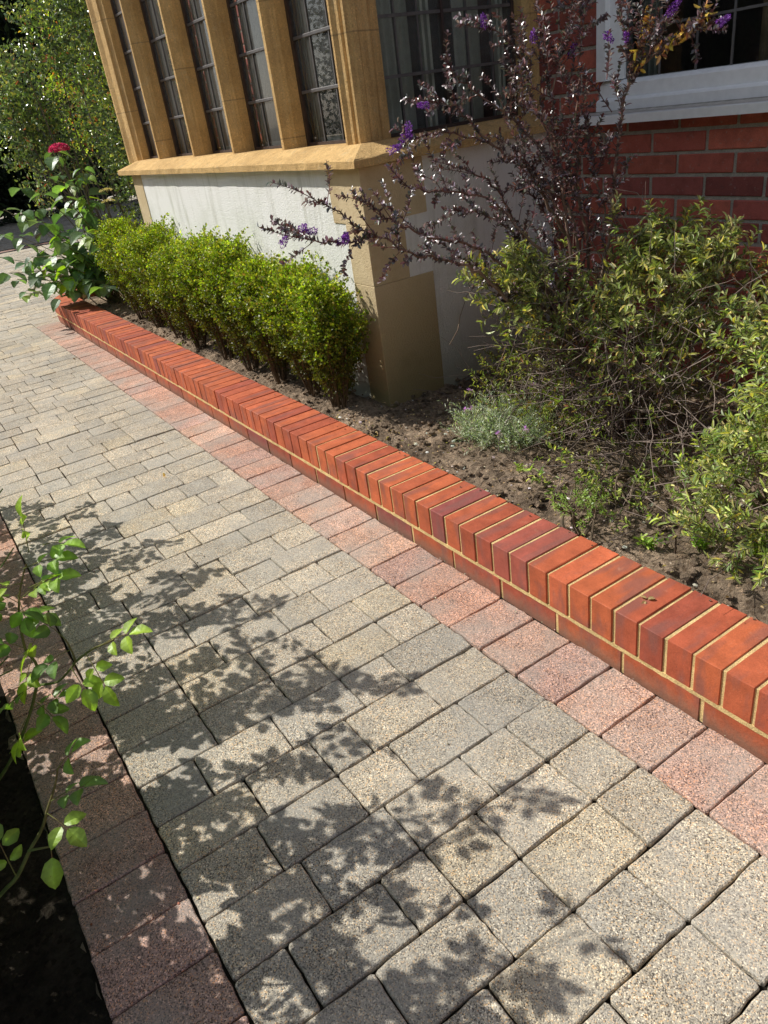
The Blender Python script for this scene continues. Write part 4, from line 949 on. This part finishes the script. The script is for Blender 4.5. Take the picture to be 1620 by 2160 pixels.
big_shrub('photinia_shrub', 'tall shrub with small green leaves and coppery new shoots, left of the bay',
          [(-7.0, .62, 1.75, .42, .40, .45, 3), (-7.1, .45, 1.35, .35, .32, .4, 2), (-7.25, .38, 1.55, .35, .25, .35, 1.5), (-7.3, .28, 1.15, .3, .22, .25, 1.3), (-7.8, .45, 1.75, .35, .3, .4, 1.6), (-6.9, .8, 2.2, .4, .35, .3, 1.5)],
          (-6.75, .8, .1), 760, GS + [(.30, .10, .04)], [3, 3, 2, 2.4, .5, .3], .042, .020, M['gloss'], clump=22, cs=.085, stems=14, thin=.18)
big_shrub('evergreen_shrub', 'tall dense evergreen shrub touching the left end of the bay',
          [(-6.2, 1.05, 1.5, .5, .42, .6, 3), (-6.1, 1.0, 2.2, .45, .4, .5, 3), (-6.5, 1.1, .9, .5, .4, .5, 2), (-5.75, .95, 1.1, .35, .3, .6, 2), (-6.6, 1.1, 2.5, .4, .4, .3, 1.5)],
          (-6.1, 1.15, .1), 1250, GS, [3.4, 3, 1.6, 3, .4], .035, .016, M['gloss'], clump=22, cs=.075, stems=22, thin=.18)
big_shrub('climber_shrub', 'loose yellow green shrub with reddish tips behind the other tall shrubs',
          [(-8.2, 1.35, 2.0, .5, .5, .5, 2), (-7.6, 1.3, 2.5, .5, .5, .4, 2), (-8.0, 1.2, 1.5, .4, .4, .4, 1.4)],
          (-7.4, 1.6, 0), 420, [(.15, .2, .03), (.24, .29, .05), (.3, .2, .05), (.28, .09, .04), (.08, .12, .03)], [3, 2.5, .7, .7, 2],       .045, .024, M['small'], clump=22, cs=.09, stems=12, thin=.25)
# hydrangea
hyd = thing('hydrangea', 'hydrangea with broad blue green leaves and one deep pink flower head over the kerb end', 'hydrangea')
lf = MB(); st = MB(); fl = MB(); fl2 = MB(); hb = np.array([-6.05, .42, .12])
ends = []
for k in range(24):
    a = rng.uniform(0, 6.28); rr = rng.uniform(.15, .62); zz = rng.uniform(.35, 1.25)
    e1 = hb + np.array([math.cos(a) * rr * .9 - .08, math.sin(a) * rr * .55 - .04, zz]); e1[1] = max(e1[1], -.05)
    if zz < .5: e1[2] = .35
    ends.append(e1)
for e1 in [(-6.45, -.12, .55), (-6.6, -.22, .42), (-6.2, -.05, .38), (-6.5, -.1, .75), (-6.3, -.05, .95), (-6.05, .0, .55), (-5.95, .08, .33), (-6.7, .0, .9), (-6.8, .08, 1.1), (-6.1, -.02, .28), (-6.0, .12, .7), (-6.2, .05, .85), (-6.45, -.28, .50), (-6.6, -.3, .62), (-6.3, -.22, .36), (-6.7, -.2, .78), (-6.15, -.12, .46), (-6.3, -.1, .60), (-6.5, -.18, .30), (-6.85, -.1, .95), (-6.0, -.05, .42)]: ends.append(np.array(e1))
HY = [(.07, .115, .06), (.10, .155, .08), (.055, .09, .055), (.15, .22, .05), (.19, .27, .03)]
for e1 in ends:
    P = spline([hb + np.r_[rng.normal(0, .05, 2), 0], (hb + e1) / 2 + np.array([0, 0, .12]) + rng.normal(0, .03, 3), e1], 6); st.tube(P, .005, .0024, 5, (.16, .14, .07))
    for t in (.45, .65, .82, 1.0):
        q = P[int(t * (len(P) - 1))]; az = rng.random() * 6.28
        for s_ in (0, pi):
            d = nrm(np.array([math.cos(az + s_), math.sin(az + s_), rng.uniform(-.9, 0)])); ll = rng.uniform(.08, .15)
            leaves(lf, [q + d * .02], [d], [np.array([0, 0, 1]) + d * .5 + rng.normal(0, .25, 3)], ll, ll * .78, palette(1, HY, [3, 3, 2, 1.4, .8], .15), 'heart')
            st.tube([q, q + d * .02], .0014, .0012, 4, (.12, .16, .05))
fp = np.array([-6.0, .30, 1.325]); st.tube(spline([hb + (0, 0, .1), (-5.95, .36, .8), fp + (0, 0, -.015)], 6), .005, .003, 5, (.1, .1, .05))
n = 420; dd = rdir(n, .4); dd[:, 2] = np.abs(dd[:, 2]); Q = fp + dd * np.array([.07, .07, .038]); 
leaves(fl, Q, nrm(rng.normal(0, 1, (n, 3)) + dd), dd + rng.normal(0, .3, (n, 3)), .017, .013, palette(n, [(.40, .03, .10), (.50, .06, .15), (.62, .22, .28), (.26, .015, .06)], [3, 3, 1, 2], .15), 'fold')
for cpos in ((-5.48, .42, 1.02), (-5.42, .40, .95)):
    fl2 = MB(); e1 = np.array(cpos); st.tube(spline([hb + (.1, .05, 0), (hb + e1) / 2 + (.06, 0, .1), e1], 6), .004, .0025, 5, (.1, .1, .05)); n = 130; dd = rdir(n, .4); dd[:, 2] = np.abs(dd[:, 2])
    leaves(fl2, e1 + dd * np.array([.045, .045, .016]), dd, rdir(n), .008, .007, palette(n, [(.42, .42, .12), (.5, .45, .18)], None, .15), 'tiny'); fl2.build('flower_bud', M['flower'], hyd)
st.build('stem', M['bark'], hyd); lf.build('foliage', M['big'], hyd); fl.build('pink_flower', M['flower'], hyd); place(hyd, *hb)

# ---------------------------------------------------------------- roses on the near side (their shadows fall over the paving)
RC = [(.10, .17, .03), (.14, .22, .035), (.08, .14, .035), (.19, .27, .04)]
def rose_leaf(lf, st, q, d, n, L=.046):
    """compound leaf: n leaflets in pairs on a stalk"""
    q = np.asarray(q, float); d = nrm(np.asarray(d, float)); side = nrm(np.cross(d, np.array([0, 0, 1.0]) + rng.normal(0, .25, 3))); up = np.cross(side, d)
    R_ = L * (1.9 if n >= 5 else 1.25 if n == 3 else .4)
    st.tube([q, q + d * R_ * .5 + np.array([0, 0, .004]), q + d * R_], .0011, .0007, 4, (.16, .18, .05), (.2, .12, .06))
    P = [q + d * R_]; D = [d + np.array([0, 0, -.2])]
    fr = [.45, .88] if n >= 5 else [.75] if n == 3 else []
    for f_ in fr:
        for s_ in (-1, 1): P.append(q + d * R_ * f_ + side * s_ * .003); D.append(d * .45 + side * s_ + np.array([0, 0, -.12]) + rng.normal(0, .1, 3))
    m_ = len(P); base = palette(1, RC, None, .1)[0]
    sz = L * np.array([1.15] + [.8 if (len(fr) == 2 and i < 2) else .98 for i in range(m_ - 1)])
    leaves(lf, P, D, np.tile(up if up[2] > 0 else -up, (m_, 1)) + rng.normal(0, .18, (m_, 3)), sz, sz * .66, base * np.exp(rng.normal(0, .1, (m_, 1))), 'rose')
rose = thing('rose_bush', 'young rose shoots with fresh green serrated leaves leaning over the path edge', 'rose')
lf = MB(); st = MB()
for i, b in enumerate(DATA['rose']): st.tube(spline(b, 6), .0042 if i in (0, 3) else .0025, .0016, 6, (.12, .17, .05), (.17, .13, .05))
for a, b, n in DATA['rose_leaves']:
    a = np.array(a); b = np.array(b); d = b - a; rose_leaf(lf, st, a, d, n, .038 if n > 1 else .046)
st.build('stem', M['bark'], rose); lf.build('foliage', M['big'], rose); place(rose, -1.1, -1.4, -.05)
RLAB = ['rose bush growing beside the path edge, nearest the camera', 'rose bush beside the path edge, second along', 'rose bush beside the path edge, third along', 'rose bush beside the path edge, fourth along', 'rose bush beside the path edge, fifth along', 'rose bush at the far end of the row beside the path']
# sprays: target shadow reach; (x, y, height)
rb = [(-.55, -1.55), (-1.0, -1.5), (-1.45, -1.5), (-1.9, -1.5), (-2.35, -1.48), (-2.8, -1.45)]
tips_all = [
    [(-.55, -1.16, .98), (-.75, -1.10, .86), (-.35, -1.25, .80), (-.62, -1.2, .62), (-.9, -1.15, .55), (-.45, -1.3, .45), (-.8, -1.25, .35), (-.30, -1.32, .60)],
    [(-1.05, -1.08, 1.02), (-1.25, -1.10, .85), (-.95, -1.14, .74), (-1.1, -1.18, .55), (-1.3, -1.2, .42), (-.9, -1.25, .35), (-1.15, -1.12, .66)],
    [(-1.5, -1.05, 1.0), (-1.7, -1.08, .80), (-1.4, -1.12, .66), (-1.6, -1.15, .50), (-1.75, -1.2, .36), (-1.35, -1.22, .45), (-1.55, -1.08, .88)],
    [(-1.95, -1.05, .86), (-2.15, -1.08, .72), (-1.85, -1.12, .58), (-2.05, -1.16, .42), (-2.2, -1.2, .32), (-1.8, -1.2, .3)],
    [(-2.4, -1.08, .66), (-2.6, -1.1, .52), (-2.3, -1.14, .44), (-2.5, -1.2, .3)],
    [(-2.85, -1.14, .50), (-2.98, -1.2, .36)]]
for i, ((x, y), tips) in enumerate(zip(rb, tips_all)):
    root = thing('rose_bush', RLAB[i], 'rose', 'rose bushes beside the path'); lf = MB(); st = MB()
    for t in tips:
        t = np.array(t) - ((.22, 0, 0) if i == 0 else (.06, 0, 0)); p0 = np.array([x, y, -.07]) + np.r_[rng.normal(0, .03, 2), 0]; mid = (p0 + t) / 2 + np.array([0, -.10, .16])
        P = spline([p0, mid, t], 9); k = beside(P, .0)
        st.tube(P, .004, .0016, 5, (.12, .17, .05))
        Lc = np.linalg.norm(np.diff(P, axis=0), axis=1).sum(); Q, T = along(P, int(Lc * 60), .2, 1.0)
        for q, tt in zip(Q, T):
            d = nrm(tt * .5 + rdir(1, .1)[0]); 
            if beside(q + d * .11, .035) and beside(q, .035): rose_leaf(lf, st, q, d, 5 if rng.random() < .7 else 3, .037)
    st.build('stem', M['bark'], root); lf.build('foliage', M['big'], root); place(root, x, y, -.07)
# low leafy growth deeper in the near bed (throws the dense shade)
for (x, y, h_, r_, lab) in ((-1.35, -1.72, .75, .30, 'leafy perennial behind the rose bushes, larger of the two'), (-.75, -1.85, .6, .28, 'leafy perennial behind the rose bushes, smaller one')):
    root = thing('leafy_perennial', lab, 'plant'); lf = MB(); st = MB()
    for k in range(80):
        a = rng.random() * 6.28; e1 = np.array([x + math.cos(a) * r_ * rng.random(), y + math.sin(a) * r_ * rng.random() * .7, h_ * rng.uniform(.4, 1)]); P = spline([(x, y, -.07), (np.array([x, y, 0]) + e1) / 2 + rng.normal(0, .03, 3), e1], 5)
        st.tube(P, .003, .0012, 4, (.13, .16, .05))
        for q, tt in zip(*along(P, 8, .3, 1)):
            d = nrm(tt * .4 + rdir(1)[0])
            if beside(q + d * .1, .03): rose_leaf(lf, st, q, d, 5, .036)
    st.build('stem', M['bark'], root); lf.build('foliage', M['big'], root); place(root, x, y, -.07)

# fallen leaves on the paving
for (x, y, z, c, lab) in ((-2.50, -.46, .004, (.3, .2, .1), 'single dry leaf on the grey paving'), (-5.1, -.23, .004, (.1, .05, .03), 'tiny dark leaf on the red border setts'), (-.345, .085, .176, (.18, .14, .07), 'curled dry leaf caught on the brick coping')):
    m_ = MB(); n = 4; leaves(m_, np.array([x, y, z]) + rng.normal(0, .004, (n, 3)) * (1, 1, .2), rdir(n) * (1, 1, .3), np.tile((0, 0, 1.0), (n, 1)) + rng.normal(0, .3, (n, 3)), .018, .01, c, 'oval'); tag(m_.build('fallen_leaf', M['small']), lab, 'leaf')
# moss and dead leaf litter along the near bed edge
lt = MB(); n = 260; P = np.column_stack([rng.uniform(-2.0, .5, n), rng.uniform(-1.65, -1.335, n), rng.uniform(-.07, -.05, n)])
leaves(lt, P, rdir(n) * (1, 1, .3), np.tile((0, 0, 1.0), (n, 1)) + rng.normal(0, .4, (n, 3)), rng.uniform(.008, .02, n), rng.uniform(.004, .01, n), palette(n, [(.12, .08, .05), (.2, .15, .09), (.07, .05, .04), (.08, .1, .03)], None, .2), 'fold')
tag(lt.build('leaf_litter', M['small']), kind='stuff')
lt = MB(); n = 1100; P = np.column_stack([rng.uniform(-2.2, .4, n), .22 + rng.random(n) ** 1.3 * .95, rng.uniform(.14, .155, n)])
leaves(lt, P, rdir(n) * (1, 1, .3), np.tile((0, 0, 1.0), (n, 1)) + rng.normal(0, .4, (n, 3)), rng.uniform(.006, .016, n), rng.uniform(.003, .006, n), palette(n, [(.22, .16, .10), (.14, .09, .06), (.3, .24, .15)], None, .2), 'fold')
tag(lt.build('leaf_litter', M['small']), kind='stuff')

tw = MB()
for k in range(150):
    a = np.array([rng.uniform(-2.0, .3), rng.uniform(.24, 1.1), .145 + .01 * rng.random()]); th = rng.random() * 6.28; L = rng.uniform(.02, .09)
    tw.tube(stem_path(a, a + np.array([math.cos(th), math.sin(th), rng.normal(0, .08)]) * L, 4, .15), .0011, .0006, 4, palette(1, [(.2, .15, .1), (.12, .09, .06), (.32, .26, .18)])[0])
tag(tw.build('fallen_twigs', M['bark']), kind='stuff')
gt = MB()
for k in range(420):
    a, b = rng.uniform(-3.2, .9), rng.uniform(-1.3, -.01); s_ = .0008 + .0022 * rng.random() ** 3
    if rng.random() < .4: b = -.004 - .03 * rng.random() ** 2
    gt.add(ico * s_ * np.array([1.2, 1, .6]) + (a, b, .0025), icf, palette(1, [(.35, .3, .22), (.12, .1, .07), (.6, .52, .38), (.25, .1, .06)])[0])
tag(gt.build('loose_grit', M['stonechip']), kind='stuff')

# ---------------------------------------------------------------- drain channel, far hedge and garage
dc = thing('drain_channel', 'black slotted drain channel crossing the forecourt in the shade', 'drain')
m_ = MB(); m_.box(-13.75, -13.66, -.6, 3.4, .002, .008); m_.box(-13.42, -13.33, -.6, 3.4, .002, .008)
m_.build('grating_rail', M['metal'], dc)
m_ = MB(); m_.box(-13.655, -13.425, -.6, 3.4, .001, .005, (.35, .2, .15)); m_.build('channel_infill', M['paver'], dc); place(dc, -13.5, 1.4, 0)
def conifer(x, y, h, r_, lab, n=520, grp='tall conifers shading the forecourt', cols=((.02, .032, .014), (.03, .045, .018), (.014, .024, .012))):
    root = thing('conifer_tree', lab, 'tree', grp); tk = MB(); tk.tube([(x, y, -.1), (x, y, h * .5), (x, y, h * .95)], .2, .04, 8, (.05, .04, .03)); cr = MB()
    n_ = n
    for k in range(n_):
        t = rng.random() ** .8; rr = r_ * (1 - .75 * t ** 1.5) * rng.random() ** .3; a = rng.random() * 6.28; p = np.array([x + math.cos(a) * rr, y + math.sin(a) * rr, .1 + t * h]); m2 = 26
        d = np.array([math.cos(a), math.sin(a), .3]); leaves(cr, p + rng.normal(0, .16, (m2, 3)), nrm(d + rng.normal(0, .5, (m2, 3))), rdir(m2), rng.uniform(.15, .32, m2), .10, palette(m2, cols, None, .25), 'tiny')
    cr.tube([(x, y, .2), (x, y, h * .35), (x, y, h * .9)], r_ * .82, .15, 10, (.008, .012, .006)); tk.build('trunk', M['bark'], root); cr.build('crown', M['dark'], root); place(root, x, y, 0)  # near-black solid core added for the dark depth of the crown
for i, (y, h) in enumerate([(-3.4, 7.5), (-1.2, 8.0), (1.0, 8.2), (3.2, 8.0), (5.4, 8.5), (7.6, 8.0)]):
    conifer(-20.6 + .3 * (i % 2), y, h, 1.7, ['dark conifer of the far row, nearest the path side', 'dark conifer second in the far row', 'dark conifer behind the drain channel', 'dark conifer behind the tall shrubs', 'dark conifer fifth in the far row', 'dark conifer at the house end of the far row'][i], n=620)
fn = thing('timber_fence', 'dark close boarded fence standing in deep shade behind the forecourt', 'fence'); m_ = MB()
for k in range(90): m_.box(-19.05, -19.02, -5 + k * .15, -5 + k * .15 + .142, -.02, 2.4 + .01 * rng.normal())
m_.build('boards', M['fence'], fn)
for k in range(7): m_ = MB(); m_.box(-19.16, -19.055, -5 + k * 2.1, -4.9 + k * 2.1, -.1, 2.45); m_.build('post', M['fence'], fn); place(fn, -19.1, 1.5, 0)
# unseen hedges added so the windows mirror dark foliage
def hedge(x0, x1, y0, y1, h, lab, n):
    root = thing('reflection_hedge', lab, 'hedge'); m_ = MB(); c_ = MB()
    Lx, Ly = x1 - x0, y1 - y0; k_ = int(n)
    P = np.column_stack([rng.uniform(x0, x1, k_), rng.uniform(y0, y1, k_), rng.uniform(0, h, k_)])
    f_ = rng.integers(0, 3, k_)
    if Lx > Ly: P[f_ == 0, 1] = y1; P[f_ == 1, 1] = y1 - .15
    else: P[f_ == 0, 0] = x0; P[f_ == 1, 0] = x0 + .15
    P += rng.normal(0, .08, P.shape); leaves(m_, P, rdir(k_), rdir(k_, .5), rng.uniform(.08, .16, k_), .07, palette(k_, [(.05, .08, .025), (.08, .12, .03), (.03, .05, .02)], None, .25), 'fold')
    c_.box(x0 + .3 if Lx > Ly else x0 + .25, x1 - .3, y0 + .3, y1 - .25, -.1, h - .25, (.03, .04, .02))  # solid dark box in place of the shaded inside of the hedge
    c_.build('dark_core', M['fence'], root); m_.build('foliage', M['dark'], root); place(root, (x0 + x1) / 2, (y0 + y1) / 2, 0)
hedge(-16, 9, -8.2, -7.0, 4.6, 'unseen tall hedge added for window reflections, along the far side of the planting', 26000)
hedge(10.5, 11.7, -7.4, 1.4, 2.3, 'unseen hedge added for window reflections, closing the path behind the photographer', 11000)
